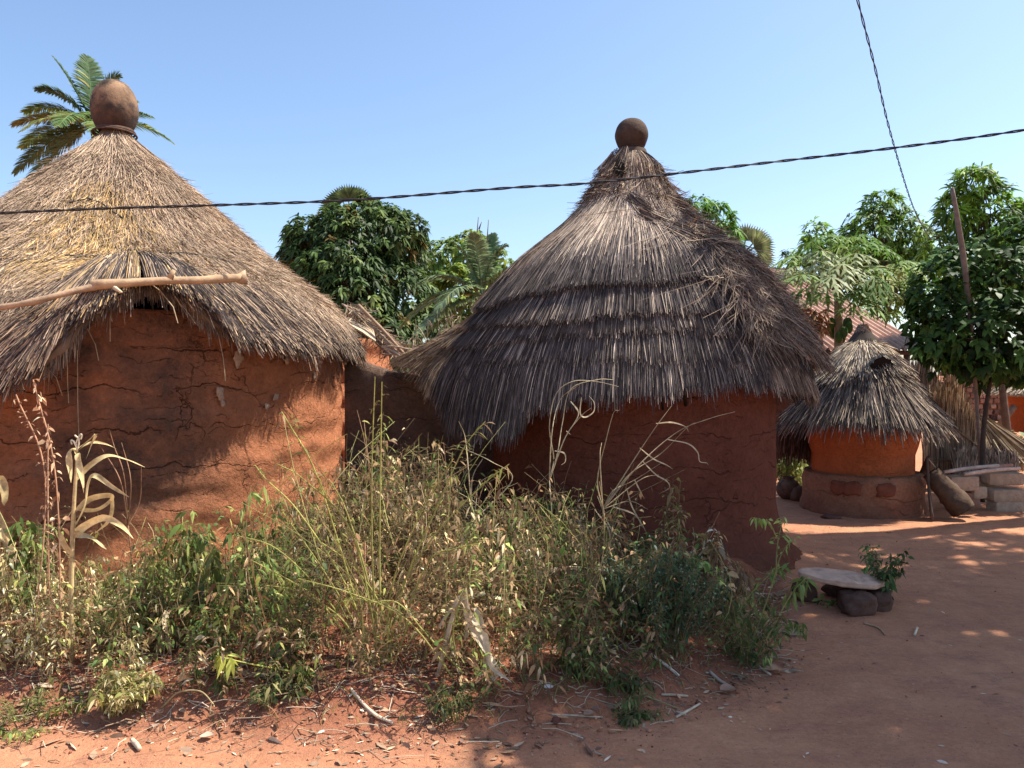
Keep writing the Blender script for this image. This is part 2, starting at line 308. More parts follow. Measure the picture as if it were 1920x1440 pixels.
# ---------------------------------------------------------------- thatched roofs
class Roof:
    def __init__(s, c, prof, deform=None, wob=.03, seed=0):
        s.c = np.array(c, float); pr = np.array(prof, float); s.r = pr[:, 0]; s.z = pr[:, 1]
        s.s = np.concatenate([[0], np.cumsum(np.hypot(np.diff(s.r), np.diff(s.z)))]); s.def_ = deform; s.wob = wob; s.seed = seed
        # smooth the profile
        t = np.linspace(0, s.s[-1], 160); k = np.hanning(15); k /= k.sum()
        f = lambda a: np.convolve(np.pad(np.interp(t, s.s, a), 7, mode='reflect', reflect_type='odd'), k, 'valid')
        s.r, s.z, s.s = f(s.r), f(s.z), t; s.dr = np.gradient(s.r, t); s.dz = np.gradient(s.z, t)
    def s_at(s, z): return np.interp(-np.asarray(z), -s.z, s.s)
    def pt(s, ph, t, off=0.):
        r = np.interp(t, s.s, s.r); z = np.interp(t, s.s, s.z); dr = np.interp(t, s.s, s.dr); dz = np.interp(t, s.s, s.dz)
        ex = np.maximum(t-s.s[-1], 0); r = r+ex*s.dr[-1]; z = z+ex*s.dz[-1]
        w = fbm(np.stack([np.cos(ph)*1.6, np.sin(ph)*1.6, t*1.5+s.seed], -1), 3)*s.wob*2*np.clip(t/.6, 0, 1)
        r = r+(off+w)*(-dz); z = z+(off+w)*dr
        if s.def_: r, z = s.def_(ph, t, r, z)
        return np.stack([s.c[0]+r*np.cos(ph), s.c[1]+r*np.sin(ph), z], -1)
    def normal(s, ph, t):
        dr = np.interp(t, s.s, s.dr); dz = np.interp(t, s.s, s.dz)
        return np.stack([-dz*np.cos(ph), -dz*np.sin(ph), dr], -1)
    def shell(s, m, s0, s_end, off, col, nph=160, ns=26, thick=.05):
        ph = np.linspace(-PI, PI, nph, endpoint=False); e = s_end(ph); u = np.linspace(0, 1, ns)
        PH, U = np.meshgrid(ph, u, indexing='ij'); T = s0+(e[:, None]-s0)*U
        O = s.pt(PH, T, off*np.clip((T-s0)/.25+.2, 0, 1)); I = s.pt(PH, T, off-thick-.0*T)
        G = np.concatenate([O, I[:, ::-1]], 1); m.grid(G, col, close=True)
    def straws(s, m, n, s0, s_end, colf, L=(.25, .55), off=(0, .03), lift=.02, w=(.004, .009), side=None, jit=.05, edge=.25, ph_rng=(-PI, PI), rag=.035):
        ph = R.uniform(ph_rng[0], ph_rng[1], n); e = s_end(ph)
        u = np.sqrt(R.uniform(0, 1, n)*(1-.02)+.02) if s0 < .3 else R.uniform(0, 1, n)
        end = s0+(e-s0)*np.maximum(u, .12); ed = R.uniform(0, 1, n) < edge; end = np.where(ed, e+np.abs(R.normal(0, rag, n))*R.choice([1, -.4], n), end)
        ln = R.uniform(L[0], L[1], n); st = np.maximum(end-ln, s0*.9); K = 4
        U = np.linspace(0, 1, K)[None]; T = st[:, None]+(end-st)[:, None]*U
        rr = np.maximum(np.interp(T, s.s, s.r), .08)
        dph = R.normal(0, jit, n)[:, None]*ln[:, None]*U/rr
        if side is not None: dph = dph+side(ph, end)[:, None]*(ln[:, None]*U)/rr
        o0 = R.uniform(off[0], off[1], n)[:, None]; lf = np.abs(R.normal(0, lift, n))[:, None]
        rel = np.clip((T-s0)/.25+.2, 0, 1)
        Pt = s.pt(ph[:, None]+dph, T, o0*rel+lf*U**2)
        Pt[..., 2] -= (np.abs(R.normal(0, .02, n))[:, None]*U**2)*ed[:, None]
        nv = nrm(s.normal(ph, end)+R.normal(0, .55, (n, 3))); ww = R.uniform(w[0], w[1], n)
        W_ = ww[:, None]*np.array([1, 1, .95, .55])[None]
        m.ribbons(Pt, W_, nv, colf(ph, T[:, -1], end, e))

def cyl_wall(m, c, r0, z0, z1, nph=320, nz=50, rf=None, tintf=None, th=.14, seed=0, bumpy=.02, ph_rng=None):
    ph = np.linspace(-PI, PI, nph, endpoint=False); zz = np.linspace(z0, z1, nz); PH, Z = np.meshgrid(ph, zz, indexing='ij')
    rr = r0+0*Z
    if rf: rr = rr+rf(PH, Z)
    rr = rr+bumpy*2*fbm(np.stack([np.cos(PH)*r0*2, np.sin(PH)*r0*2, Z*2.5+seed], -1), 4)
    X = c[0]+rr*np.cos(PH); Y = c[1]+rr*np.sin(PH)
    t = tintf(PH, Z) if tintf else np.zeros_like(Z)
    Xi = c[0]+(r0-th)*np.cos(PH[:, ::-1]); Yi = c[1]+(r0-th)*np.sin(PH[:, ::-1])
    G = np.concatenate([np.stack([X, Y, Z], -1), np.stack([Xi, Yi, Z[:, ::-1]], -1)], 1); T = np.concatenate([t, t], 1)
    m.grid(G, np.stack([T]*3, -1), close=True)

def pot(parent, c, prof, col, name='finial_pot'):
    u = np.linspace(0, 2*PI, 48, endpoint=False); pr = smooth(np.array(prof, float), 5)
    U, K = np.meshgrid(u, np.arange(len(pr)), indexing='ij'); r = pr[K, 0]; z = pr[K, 1]
    v = np.stack([c[0]+r*np.cos(U), c[1]+r*np.sin(U), c[2]+z], -1); v[..., :2] += (r[..., None]*.03)*fbm(v*6, 3)[..., None]
    t = sm(pr[0, 1], pr[-1, 1], z)[..., None]; m = MB(); m.grid(v, np.array(col[0])*(1-t)+np.array(col[1])*t, close=True)
    return m.build(name, M_POT, parent, smooth_=True)

# ======== the large hut on the left
CL = np.array([P(215, 245, 6.6)[0], 6.6])
rl = root('thatched_hut', (CL[0], CL[1], 0), 'large earth hut at the left, its golden-grey thatch raised in an arch over the wall', 'hut', 'round thatched earth huts')
profL = [(.10, P(215, 243, 6.6)[2]), (.14, 3.60), (.33, 3.42), (.66, 3.14), (1.17, 2.64), (1.60, 2.34), (1.88, 2.15), (2.03, 1.97), (2.12, 1.78), (2.19, 1.5), (2.24, 1.25)]
def zeL(ph):
    d = np.degrees(ph)
    z = np.interp(d, [-180, -120, -100, -86, -78, -73, -69, -66, -62, -59, -55, -51, -46, -38, -25, -5, 20, 90, 180], [1.6, 1.55, 1.5, 1.5, 1.5, 1.55, 1.72, 1.89, 1.97, 1.99, 1.985, 1.93, 1.84, 1.77, 1.76, 1.78, 1.75, 1.65, 1.6])
    return z+.05*sm(-60, -40, d)+.03*np.sin(d*.31)+.02*np.sin(d*.83)
def defL(ph, t, r, z):
    d = np.degrees(ph)+59; a = np.exp(-(d/13)**2)*sm(1.75, 2.45, t)
    return r+.16*a-.07*sm(1.9, 2.7, t)*np.clip(np.cos(ph), 0, 1)**2, z+.10*a-.5*sm(-.1, .55, t)*np.clip(1.8*np.cos(ph-rad(153)), 0, 1)
RL = Roof(CL, profL, deform=defL, seed=1)
endL = lambda ph: RL.s_at(zeL(ph))
m = MB(); RL.shell(m, .02, lambda p: endL(p)-.03, 0, (.16, .11, .075), thick=.09)
def colL(ph, t, end, e):
    n = len(ph); c = pal(n, [(.47, .345, .235), (.38, .275, .19), (.28, .20, .14), (.56, .43, .30), (.17, .12, .09)], [5, 5, 3, 1.6, 1.2])
    d = np.degrees(ph); gold = np.exp(-((d+68)/15)**2)*sm(.9, 1.3, end)*(1-sm(2.3, 2.6, end)); gold = gold*(.6+.8*fbm(np.stack([d/9, end*3, d*0], -1), 2)+.3)
    g = pal(n, [(.62, .43, .19), (.52, .34, .14), (.38, .24, .11)]); k = (R.uniform(0, 1, n) < gold*.6)[:, None]; c = np.where(k, g, c)
    # weathered dark tips round the arch and along the eave
    wet = np.exp(-((d+52)/22)**2)*sm(.42, .02, e-end)+.55*sm(.15, .0, e-end)
    k = (R.uniform(0, 1, n) < np.clip(wet, 0, .8))[:, None]; return np.where(k, pal(n, [(.055, .045, .045), (.10, .08, .07)]), c)
def sideL(ph, end):
    d = np.degrees(ph)+59; return np.clip(np.sign(d)*.95*np.exp(-((np.abs(d)-9)/8)**2), -1.1, 1.1)*sm(2.05, 2.45, end)*np.clip(np.abs(d)/3, 0, 1)
RL.straws(m, 115000, .03, endL, colL, L=(.15, .42), off=(-.005, .03), lift=.018, w=(.0026, .0055), side=sideL, jit=.13, edge=.2, rag=.05)
RL.straws(m, 9000, 1.2, endL, lambda ph, t, a, b: pal(len(ph), [(.12, .09, .07), (.2, .15, .11), (.3, .22, .15)]), L=(.12, .3), off=(-.1, -.01), lift=.01, w=(.003, .006), edge=1., rag=.04)
RL.straws(m, 16000, .03, endL, colL, L=(.1, .25), off=(.01, .035), lift=.03, w=(.0022, .0045), side=sideL, jit=.35, edge=.05, ph_rng=(-PI*.75, PI*.12))
# heavy roll of straw round the arch
n = 14000; dd = R.choice([-1, 1], n)*np.abs(R.normal(0, 1, n)); ph = np.radians(-59+np.where(dd < 0, dd*7, dd*11)); e = endL(ph)
st = e-R.uniform(.12, .45, n); U = np.linspace(0, 1, 4)[None]; sg = np.sign(dd)*R.uniform(.05, .2, n)*np.clip(np.abs(dd), .1, 1)
Tt = st[:, None]+(e-st)[:, None]*U+np.abs(R.normal(0, .06, n))[:, None]*U**2*np.clip(np.abs(dd), .12, 1)[:, None]
Pt = RL.pt(ph[:, None]+sg[:, None]*U, Tt, R.uniform(.0, .08, n)[:, None]+.03*U); m.ribbons(Pt, R.uniform(.0025, .0055, n), nrm(RL.normal(ph, e)+R.normal(0, .5, (n, 3))), colL(ph, e, e-R.uniform(0, .3, n), e))
thL = m.build('thatch_roof', M_THATCH, rl)
# long loose straws hanging from the eave
for px, py, l, kx in ((212, 580, .28, -.02), (126, 690, .3, 0), (145, 700, .5, 0), (410, 655, .3, .03), (512, 655, .18, .03), (75, 700, .22, .1), (590, 668, .1, .05), (300, 570, .2, .08), (163, 640, .2, .05)):
    p = P(px, py-25, 4.75 if px < 350 else 5.1 if px < 480 else 5.6); m = MB(); m.tubes(np.array([[p+np.array([-kx, 0, .06]), p+np.array([0, 0, 0]), p+np.array([kx, 0, -l*.5]), p+np.array([kx*1.3, .01, -l])]]), .0035, 3, (.5, .38, .24)); m.build('loose_straw', M_DRY, thL)
# stitched binding cord across the thatch
def cord(roof, parent, phs, zs, off, r=.006, tw=.008, col=(.04, .03, .025), name='binding_cord'):
    t = np.linspace(0, 1, 160); p_ = np.interp(t, np.linspace(0, 1, len(phs)), np.radians(phs)); z_ = np.interp(t, np.linspace(0, 1, len(zs)), zs)
    m = MB()
    for k in (0, PI):
        q = roof.pt(p_+.0, roof.s_at(z_)+tw*np.sin(t*160+k), off+tw*np.cos(t*160+k)); m.tubes(q[None], np.full((1, 160), r), 4, col)
    m.build(name, M_CABLE, parent)
cord(RL, thL, [-73, -68, -62, -60], [2.33, 2.3, 2.3, 2.32], .035, r=.0032); cord(RL, thL, [-52, -46, -38, -32], [2.4, 2.43, 2.43, 2.40], .035, r=.003, tw=.006); cord(RL, thL, [-80, -74, -68, -60], [2.82, 2.87, 2.83, 2.7], .04, r=.003, tw=.004)
m = MB(); top = profL[0][1]
for k in range(4): a = np.linspace(0, 2*PI, 40); m.tubes(np.stack([CL[0]+(.135+.012*k)*np.cos(a), CL[1]+(.135+.012*k)*np.sin(a), top+.005-.016*k+.008*np.sin(a+k)], -1)[None], np.full((1, 40), .009), 5, (.13, .08, .06))
m.build('neck_binding', M_DRY, rl)
pot(rl, (CL[0], CL[1], top), [(.12, -.03), (.145, .01), (.17, .07), (.187, .14), (.184, .21), (.162, .30), (.115, .375), (.06, .408), (.003, .418)], ((.06, .032, .026), (.30, .19, .115)))
m = MB()
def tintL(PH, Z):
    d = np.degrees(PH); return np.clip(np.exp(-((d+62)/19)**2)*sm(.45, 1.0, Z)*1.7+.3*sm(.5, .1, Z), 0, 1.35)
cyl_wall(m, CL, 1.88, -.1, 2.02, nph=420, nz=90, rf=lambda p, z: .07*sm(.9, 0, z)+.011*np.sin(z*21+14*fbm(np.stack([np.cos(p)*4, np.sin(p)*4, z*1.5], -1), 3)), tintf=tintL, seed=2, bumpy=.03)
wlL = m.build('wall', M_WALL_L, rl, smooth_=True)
def patch(parent, c, R0, px, py, w, h, seed):
    """a dab of pale lime daub following the round wall"""
    a = P(px, py, 1.)-np.array([0, 0, EYE]); d = np.array([a[0], a[1]]); oc = -c; B = d@oc; A = d@d; Cc = oc@oc-R0**2; t = (-B-math.sqrt(max(B*B-A*Cc, 0)))/A
    q = np.array([d[0]*t, d[1]*t]); z = EYE+a[2]*t; ph0 = math.atan2(q[1]-c[1], q[0]-c[0]); m = MB(); k = 26; rings = np.linspace(0, 1, 6); an = np.linspace(0, 2*PI, k, endpoint=False)
    A_, K_ = np.meshgrid(an, rings, indexing='ij'); rr = K_*(1+1.3*fbm(np.stack([np.cos(A_)*1.7+seed, np.sin(A_)*1.7, A_*0], -1), 4)); ph = ph0+rr*np.cos(A_)*w/2/R0; zz = z+rr*np.sin(A_)*h/2
    G = np.stack([c[0]+(R0+.012*(1-K_**3)+.006)*np.cos(ph), c[1]+(R0+.012*(1-K_**3)+.006)*np.sin(ph), zz], -1); m.grid(G, (.33, .23, .16), close=True); m.build('lime_daub', M_LIME, parent)
for i, a in enumerate(((446, 672, .07, .11), (538, 676, .05, .08), (412, 738, .05, .1), (590, 704, .05, .07), (517, 744, .06, .06), (500, 762, .05, .04), (418, 757, .035, .05))): patch(wlL, CL, 1.905, *a, i*3.1)

# the pole lying on its thatch
m = MB(); q = [P(-40, 582, 4.34), P(60, 566, 4.38), P(150, 543, 4.52), P(190, 536, 4.58), P(300, 527, 4.72), P(400, 524, 4.9), P(452, 520, 5.0)]
m.tube(q[:4], [.016, .018, .018, .027], 10, (.38, .26, .165), rough=.9); m.tube([q[3]+np.array([-.05, 0, .0]), q[3]+np.array([.02, .0, .01]), q[4], q[5], q[6]], [.033, .030, .024, .028, .027], 12, (.42, .285, .17), rough=.8, seed=4)
m.tube([q[6]+np.array([-.03, 0, -.01]), q[6]+np.array([.03, .02, .0])], [.036, .05], 8, (.36, .25, .16), rough=1.2, seed=9)
m.tube([P(318, 522, 4.66), P(326, 506, 4.66)], [.02, .012], 6, (.4, .28, .17), rough=.8); m.tube([P(215, 540, 4.55), P(228, 548, 4.5)], [.014, .006], 6, (.7, .55, .35))
tag(m.build('wooden_pole', M_WOOD, loc=P(200, 540, 4.6), smooth_=True), 'long pale peeled tree pole lying across the arched thatch of the left hut', 'pole')

# ======== the middle hut
CM = np.array([P(1184, 280, 7.)[0], 7.0]); topM = P(1184, 280, 7)[2]
rm = root('thatched_hut', (CM[0], CM[1], 0), 'round hut in the middle under dark stepped thatch, small dark pot on top', 'hut', 'round thatched earth huts')
profM = [(.07, topM), (.12, 3.48), (.16, 3.28), (.31, 3.03), (.58, 2.77), (.95, 2.49), (1.18, 2.24), (1.37, 2.02), (1.53, 1.82), (1.65, 1.62), (1.73, 1.38), (1.78, 1.12), (1.81, .9)]
def zeM(ph):
    d = np.degrees(ph)
    z = np.interp(d, [-180, -172, -164, -158, -148, -135, -127, -123, -110, -90, -70, -50, -30, -10, 20, 90, 150, 170, 180], [1.60, 1.5, 1.38, 1.22, 1.14, 1.13, 1.15, 1.34, 1.42, 1.47, 1.53, 1.51, 1.46, 1.38, 1.4, 1.4, 1.5, 1.6, 1.60])
    return z+.02*np.sin(d*.5)+.012*np.sin(d*1.3)
def defM(ph, t, r, z):
    d = (np.degrees(ph)+188+180) % 360-180; a = np.exp(-(d/17)**2)*sm(2.05, 2.75, t)
    return r+.6*a-.15*sm(1.5, 2.6, t)*np.clip(np.cos(ph+rad(15)), 0, 1), z+.14*a
RM = Roof(CM, profM, deform=defM, wob=.035, seed=5)
endM = lambda ph: RM.s_at(zeM(ph))
def tier(z0, amp, seed, tilt=0.):
    def f(ph):
        w = fbm(np.stack([np.cos(ph)*2.6, np.sin(ph)*2.6, ph*0+seed], -1), 4)
        st = np.floor(fbm(np.stack([np.cos(ph)*4+seed, np.sin(ph)*4, ph*0], -1), 2)*6)*.025
        return RM.s_at(z0+tilt*np.cos(ph))+w*amp+st
    return f
t1 = tier(2.19, .22, 3, .08); t2 = tier(1.965, .16, 8, .05); t3 = tier(1.835, .16, 12, .04); t4 = tier(1.63, .12, 21, -.05)
GREY = [(.48, .385, .30), (.38, .30, .24), (.56, .46, .36), (.27, .21, .175), (.15, .115, .10)]
BLK = [(.070, .058, .055), (.105, .087, .081), (.16, .135, .122), (.042, .035, .034), (.26, .22, .185)]
BRN = [(.24, .175, .135), (.33, .245, .18), (.16, .12, .095), (.45, .35, .25), (.09, .07, .062)]
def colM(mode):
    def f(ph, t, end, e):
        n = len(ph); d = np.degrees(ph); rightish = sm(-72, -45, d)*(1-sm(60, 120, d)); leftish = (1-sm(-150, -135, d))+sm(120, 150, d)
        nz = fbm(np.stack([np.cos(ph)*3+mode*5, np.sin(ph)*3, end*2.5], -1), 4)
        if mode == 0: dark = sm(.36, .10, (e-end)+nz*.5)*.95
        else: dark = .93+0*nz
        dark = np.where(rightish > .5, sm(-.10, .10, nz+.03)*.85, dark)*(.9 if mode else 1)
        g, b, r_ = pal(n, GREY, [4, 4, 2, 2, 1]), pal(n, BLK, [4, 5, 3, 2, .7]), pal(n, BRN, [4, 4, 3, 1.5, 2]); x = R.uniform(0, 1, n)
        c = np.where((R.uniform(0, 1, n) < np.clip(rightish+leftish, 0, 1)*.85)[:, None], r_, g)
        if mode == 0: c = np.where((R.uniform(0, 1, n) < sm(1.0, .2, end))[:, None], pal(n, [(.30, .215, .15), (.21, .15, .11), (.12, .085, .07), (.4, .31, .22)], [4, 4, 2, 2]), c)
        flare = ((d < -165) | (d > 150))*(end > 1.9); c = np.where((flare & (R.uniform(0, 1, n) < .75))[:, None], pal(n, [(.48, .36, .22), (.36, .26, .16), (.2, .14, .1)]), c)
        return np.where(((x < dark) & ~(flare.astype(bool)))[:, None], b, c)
    return f
m = MB()
RM.shell(m, .02, lambda p: endM(p)-.03, -.02, (.08, .06, .05), thick=.08)
for tf, s0, off in ((t4, 1.6, .02), (t3, 1.2, .06), (t2, .9, .10), (t1, .03, .115)): RM.shell(m, s0, lambda p, tf=tf: tf(p)-.02, off, (.09, .07, .058), thick=.06)
ST = dict(w=(.003, .0062), jit=.04, lift=.007)
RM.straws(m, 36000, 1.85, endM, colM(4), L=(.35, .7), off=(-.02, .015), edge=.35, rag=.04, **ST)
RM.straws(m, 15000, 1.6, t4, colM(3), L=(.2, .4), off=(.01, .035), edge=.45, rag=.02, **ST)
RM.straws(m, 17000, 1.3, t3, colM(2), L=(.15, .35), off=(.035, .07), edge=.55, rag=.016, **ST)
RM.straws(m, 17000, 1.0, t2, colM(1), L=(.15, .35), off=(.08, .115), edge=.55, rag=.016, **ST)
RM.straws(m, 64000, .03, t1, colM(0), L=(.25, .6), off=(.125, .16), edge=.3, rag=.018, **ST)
# tousled straw over the right-hand side and the crown
RM.straws(m, 9000, .2, lambda p: endM(p)-.1, lambda ph, t, e1, e2: pal(len(ph), BRN+[(.36, .28, .2)], [4, 3, 4, 1.5, 3, .8]), L=(.12, .4), off=(.12, .17), lift=.05, w=(.003, .0065), jit=.6, edge=0, ph_rng=(-1.15, 1.0))
RM.straws(m, 260, .5, lambda p: endM(p)-.3, lambda ph, t, e1, e2: pal(len(ph), [(.42, .33, .24), (.3, .23, .17)]), L=(.1, .35), off=(.14, .2), lift=.06, w=(.003, .0055), jit=1.6, edge=0, ph_rng=(-1.3, 1.0))
RM.straws(m, 3600, .1, lambda p: p*0+.85, lambda ph, t, e1, e2: pal(len(ph), [(.32, .235, .165), (.2, .14, .1), (.1, .07, .055)]), L=(.1, .35), off=(.08, .14), lift=.06, w=(.004, .007), jit=.3, edge=0)
# tufts that stand off around the neck
n = 700; ph = R.uniform(rad(-200), rad(-105), n); s_ = R.uniform(.05, .45, n); U = np.linspace(0, 1, 4)[None]
Pt = RM.pt(ph[:, None]+0*U, s_[:, None]+R.uniform(.15, .32, n)[:, None]*U, .1+R.uniform(.02, .13, n)[:, None]*U**1.3); m.ribbons(Pt, R.uniform(.004, .007, n), nrm(R.normal(0, 1, (n, 3))), pal(n, BRN))
# lumps of fallen thatch
for pa, sa, k in ((-100, .72, 5), (-92, .98, 4), (-75, 1.22, 3.5)):
    n = 260; ph = np.radians(pa)+R.normal(0, .05, n); s_ = sa+R.normal(0, .05, n)
    Pt = RM.pt(ph[:, None]+(R.uniform(.02, .06, n)*k)[:, None]*U, s_[:, None]+R.uniform(.08, .22, n)[:, None]*U, .13+R.uniform(0, .05, n)[:, None]); m.ribbons(Pt, R.uniform(.005, .008, n), nrm(R.normal(0, 1, (n, 3))), pal(n, BLK+BRN))
thM = m.build('thatch_roof', M_THATCH, rm)
# flat near-black patch over the thatch, painting the shade of a torn hollow
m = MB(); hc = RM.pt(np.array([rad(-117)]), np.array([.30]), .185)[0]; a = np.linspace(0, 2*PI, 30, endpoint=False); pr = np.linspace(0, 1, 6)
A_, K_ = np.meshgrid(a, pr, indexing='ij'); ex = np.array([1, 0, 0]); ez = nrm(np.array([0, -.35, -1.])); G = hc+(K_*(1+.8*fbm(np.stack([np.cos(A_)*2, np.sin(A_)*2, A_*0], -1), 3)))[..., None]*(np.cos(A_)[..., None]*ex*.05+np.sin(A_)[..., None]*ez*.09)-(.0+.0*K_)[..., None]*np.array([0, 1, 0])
m.grid(G, (.012, .009, .008), close=True); m.build('hollow_shade_patch', M_THATCH, thM)
cord(RM, thM, [-140, -120, -100, -78], [2.56, 2.60, 2.60, 2.56], .125, r=.0035, tw=.004, col=(.06, .045, .04))
m = MB()
for k in range(2): a = np.linspace(0, 2*PI, 40); m.tubes(np.stack([CM[0]+(.098+.01*k)*np.cos(a), CM[1]+(.098+.01*k)*np.sin(a), topM+.022-.014*k+.006*np.sin(a+k)], -1)[None], np.full((1, 40), .008), 5, (.07, .05, .045))
m.build('neck_binding', M_DRY, rm)
pot(rm, (CM[0], CM[1], topM), [(.07, -.02), (.10, .005), (.118, .02), (.148, .1), (.146, .16), (.12, .22), (.07, .262), (.003, .275)], ((.045, .03, .025), (.10, .065, .045)))
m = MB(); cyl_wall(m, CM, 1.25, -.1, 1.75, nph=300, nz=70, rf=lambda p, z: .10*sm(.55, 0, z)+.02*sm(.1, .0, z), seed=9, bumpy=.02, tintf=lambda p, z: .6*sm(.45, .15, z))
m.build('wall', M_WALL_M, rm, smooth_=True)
m = MB(); cyl_wall(m, CM, 1.33, -.1, .24, nph=300, nz=24, rf=lambda p, z: .14*sm(.26, .0, z)-.08*sm(.16, .24, z)+.16*fbm(np.stack([np.cos(p)*8, np.sin(p)*8, z*8], -1), 5), seed=19, bumpy=.05, th=.2, tintf=lambda p, z: .8+0*z)
m.build('plinth', mud('plinth_earth', (.26, .085, .045), (.2, .085, .055), cracks=.1, rough_scale=2.4, off=(5, 5, 5)), rm, smooth_=True)
m = MB(); m.tube([P(1240, 735, 5.55), P(1243, 768, 5.62)], [.012, .01], 6, (.03, .02, .02)); m.build('roof_peg', M_WOOD, rm); m = MB(); m.tube([P(1283, 728, 5.6), P(1286, 760, 5.7)], [.018, .014], 6, (.04, .025, .02)); m.build('roof_peg', M_WOOD, rm)

# ======== granary on the right
CG = np.array([P(1618, 605, 9.1)[0], 9.1]); zt = P(1618, 612, 9.1)[2]
rg = root('granary', (CG[0], CG[1], 0), 'small round orange clay granary under shaggy straw thatch, raised on a patched stone base', 'granary')
profG = [(.05, zt), (.10, 2.02), (.16, 1.9), (.34, 1.68), (.55, 1.46), (.74, 1.23), (.86, 1.08), (.95, .93), (1.0, .8)]
RG = Roof(CG, profG, wob=.05, seed=31)
endG = lambda ph: RG.s_at(np.interp(np.degrees(ph), [-180, -150, -120, -100, -75, -50, -20, 40, 180], [1.0, 1.02, 1.04, 1.0, .98, 1.02, .98, 1.05, 1.0]))
tG = lambda ph: RG.s_at(1.47+.1*np.cos(ph+.9))+.25*fbm(np.stack([np.cos(ph)*3, np.sin(ph)*3, ph*0], -1), 3)
cG0 = lambda ph, t, e1, e: np.where((R.uniform(0, 1, len(ph)) < sm(.14, -.02, e-e1)*.6)[:, None], pal(len(ph), BLK), pal(len(ph), [(.55, .45, .33), (.62, .53, .4), (.4, .32, .24), (.2, .15, .12)], [4, 3, 3, 1.5]))
cG1 = lambda ph, t, e1, e: pal(len(ph), [(.36, .285, .21), (.24, .185, .145), (.12, .095, .08), (.52, .42, .31), (.06, .048, .042)], [2.4, 3, 4, 1.2, 3])
m = MB(); RG.shell(m, .02, lambda p: endG(p)-.05, -.02, (.05, .04, .035), thick=.06, nph=90); RG.shell(m, .05, lambda p: tG(p)-.03, .05, (.06, .048, .04), thick=.05, nph=90)
RG.straws(m, 9500, .6, endG, cG1, L=(.3, .6), off=(-.02, .03), lift=.03, w=(.006, .011), jit=.09, edge=.4, rag=.08)
RG.straws(m, 7000, .15, tG, cG0, L=(.25, .5), off=(.05, .08), lift=.03, w=(.005, .01), jit=.1, edge=.35, rag=.05)
thG = m.build('thatch_roof', M_THATCH, rg)
m = MB(); n = 3600; h = R.uniform(0, 1, n); a = R.uniform(0, 2*PI, n); U = np.linspace(0, 1, 5)[None]
rr = .05+.165*(1-h)**1.1; A_ = a[:, None]+R.uniform(.6, 1.5, n)[:, None]*U; H = (zt-.30+.33*h)[:, None]-.08*U; q = np.stack([CG[0]+rr[:, None]*np.cos(A_)*(1+.12*U), CG[1]+rr[:, None]*np.sin(A_)*(1+.12*U), H], -1)
m.ribbons(q, R.uniform(.005, .01, n), nrm(R.normal(0, 1, (n, 3))+np.stack([np.cos(a), np.sin(a), a*0+.5], -1)*1.5), pal(n, BRN))
pr = np.array([(.12, zt-.33), (.06, zt-.2), (.015, zt-.08), (.003, zt-.05)]); a = np.linspace(0, 2*PI, 24, endpoint=False); A_, K_ = np.meshgrid(a, np.arange(4), indexing='ij'); m.grid(np.stack([CG[0]+pr[K_, 0]*np.cos(A_), CG[1]+pr[K_, 0]*np.sin(A_), pr[K_, 1]], -1), (.08, .06, .05), close=True)
m.build('straw_topknot', M_THATCH, rg)
m = MB(); a = np.linspace(0, 2*PI, 60); m.tubes(np.stack([CG[0]+.235*np.cos(a), CG[1]+.235*np.sin(a), zt-.30+.01*np.sin(3*a)], -1)[None], np.full((1, 60), .012), 5, (.25, .18, .13)); m.build('neck_binding', M_DRY, rg)
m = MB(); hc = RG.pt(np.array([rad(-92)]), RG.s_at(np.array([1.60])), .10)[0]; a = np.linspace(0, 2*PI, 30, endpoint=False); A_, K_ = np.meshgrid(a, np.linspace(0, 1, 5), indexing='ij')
m.grid(hc+(K_*(1+.9*fbm(np.stack([np.cos(A_)*2, np.sin(A_)*2, A_*0], -1), 3)))[..., None]*(np.cos(A_)[..., None]*np.array([.15, .04, 0])+np.sin(A_)[..., None]*np.array([0, -.04, .09])), (.012, .009, .008), close=True); m.build('hollow_shade_patch', M_THATCH, thG)  # flat black patch on the straw, the hole's inner shade put into colour
zb = P(1620, 893, 8.6)[2]; m = MB()
cyl_wall(m, CG, .62, zb-.05, 1.2, nph=140, nz=40, rf=lambda p, z: -.13*(1-sm(zb-.1, zb+.5, z)), seed=4, bumpy=.01, th=.06); m.build('clay_bowl', M_WALL_G, rg, smooth_=True)
m = MB(); cyl_wall(m, CG, .665, -.06, zb, nph=160, nz=24, rf=lambda p, z: .03*sm(.2, 0, z)-.03*sm(zb-.08, zb, z)+.05*fbm(np.stack([np.cos(p)*5, np.sin(p)*5, z*6], -1), 4), seed=14, bumpy=.02, th=.2, tintf=lambda p, z: .9*sm(.24, .1, z))
a = np.linspace(-PI, PI, 40, endpoint=False); A_, K_ = np.meshgrid(a, np.linspace(0, .64, 4), indexing='ij'); m.grid(np.stack([CG[0]+K_*np.cos(A_), CG[1]+K_*np.sin(A_), 0*K_+zb-.004], -1), (.5, .5, .5), close=True)
baseG = m.build('stone_base', mud('patched_base', (.40, .20, .12), (.24, .10, .065), cracks=.6, rough_scale=2., off=(4, 4, 4)), rg, smooth_=True)
for px, w in ((1540, .16), (1583, .21), (1655, .2)):
    ph = math.atan2(P(px, 915, 8.4)[1]-CG[1], P(px, 915, 8.5)[0]-CG[0]); c = (CG[0]+.64*math.cos(ph), CG[1]+.64*math.sin(ph), zb-.13); m = MB(); m.blob(c, (w, .1, .15), rz=ph+PI/2, col=(.17, .06, .035), rough=.55, seed=px, flat=5); m.build('base_stone', M_ROCK, baseG)
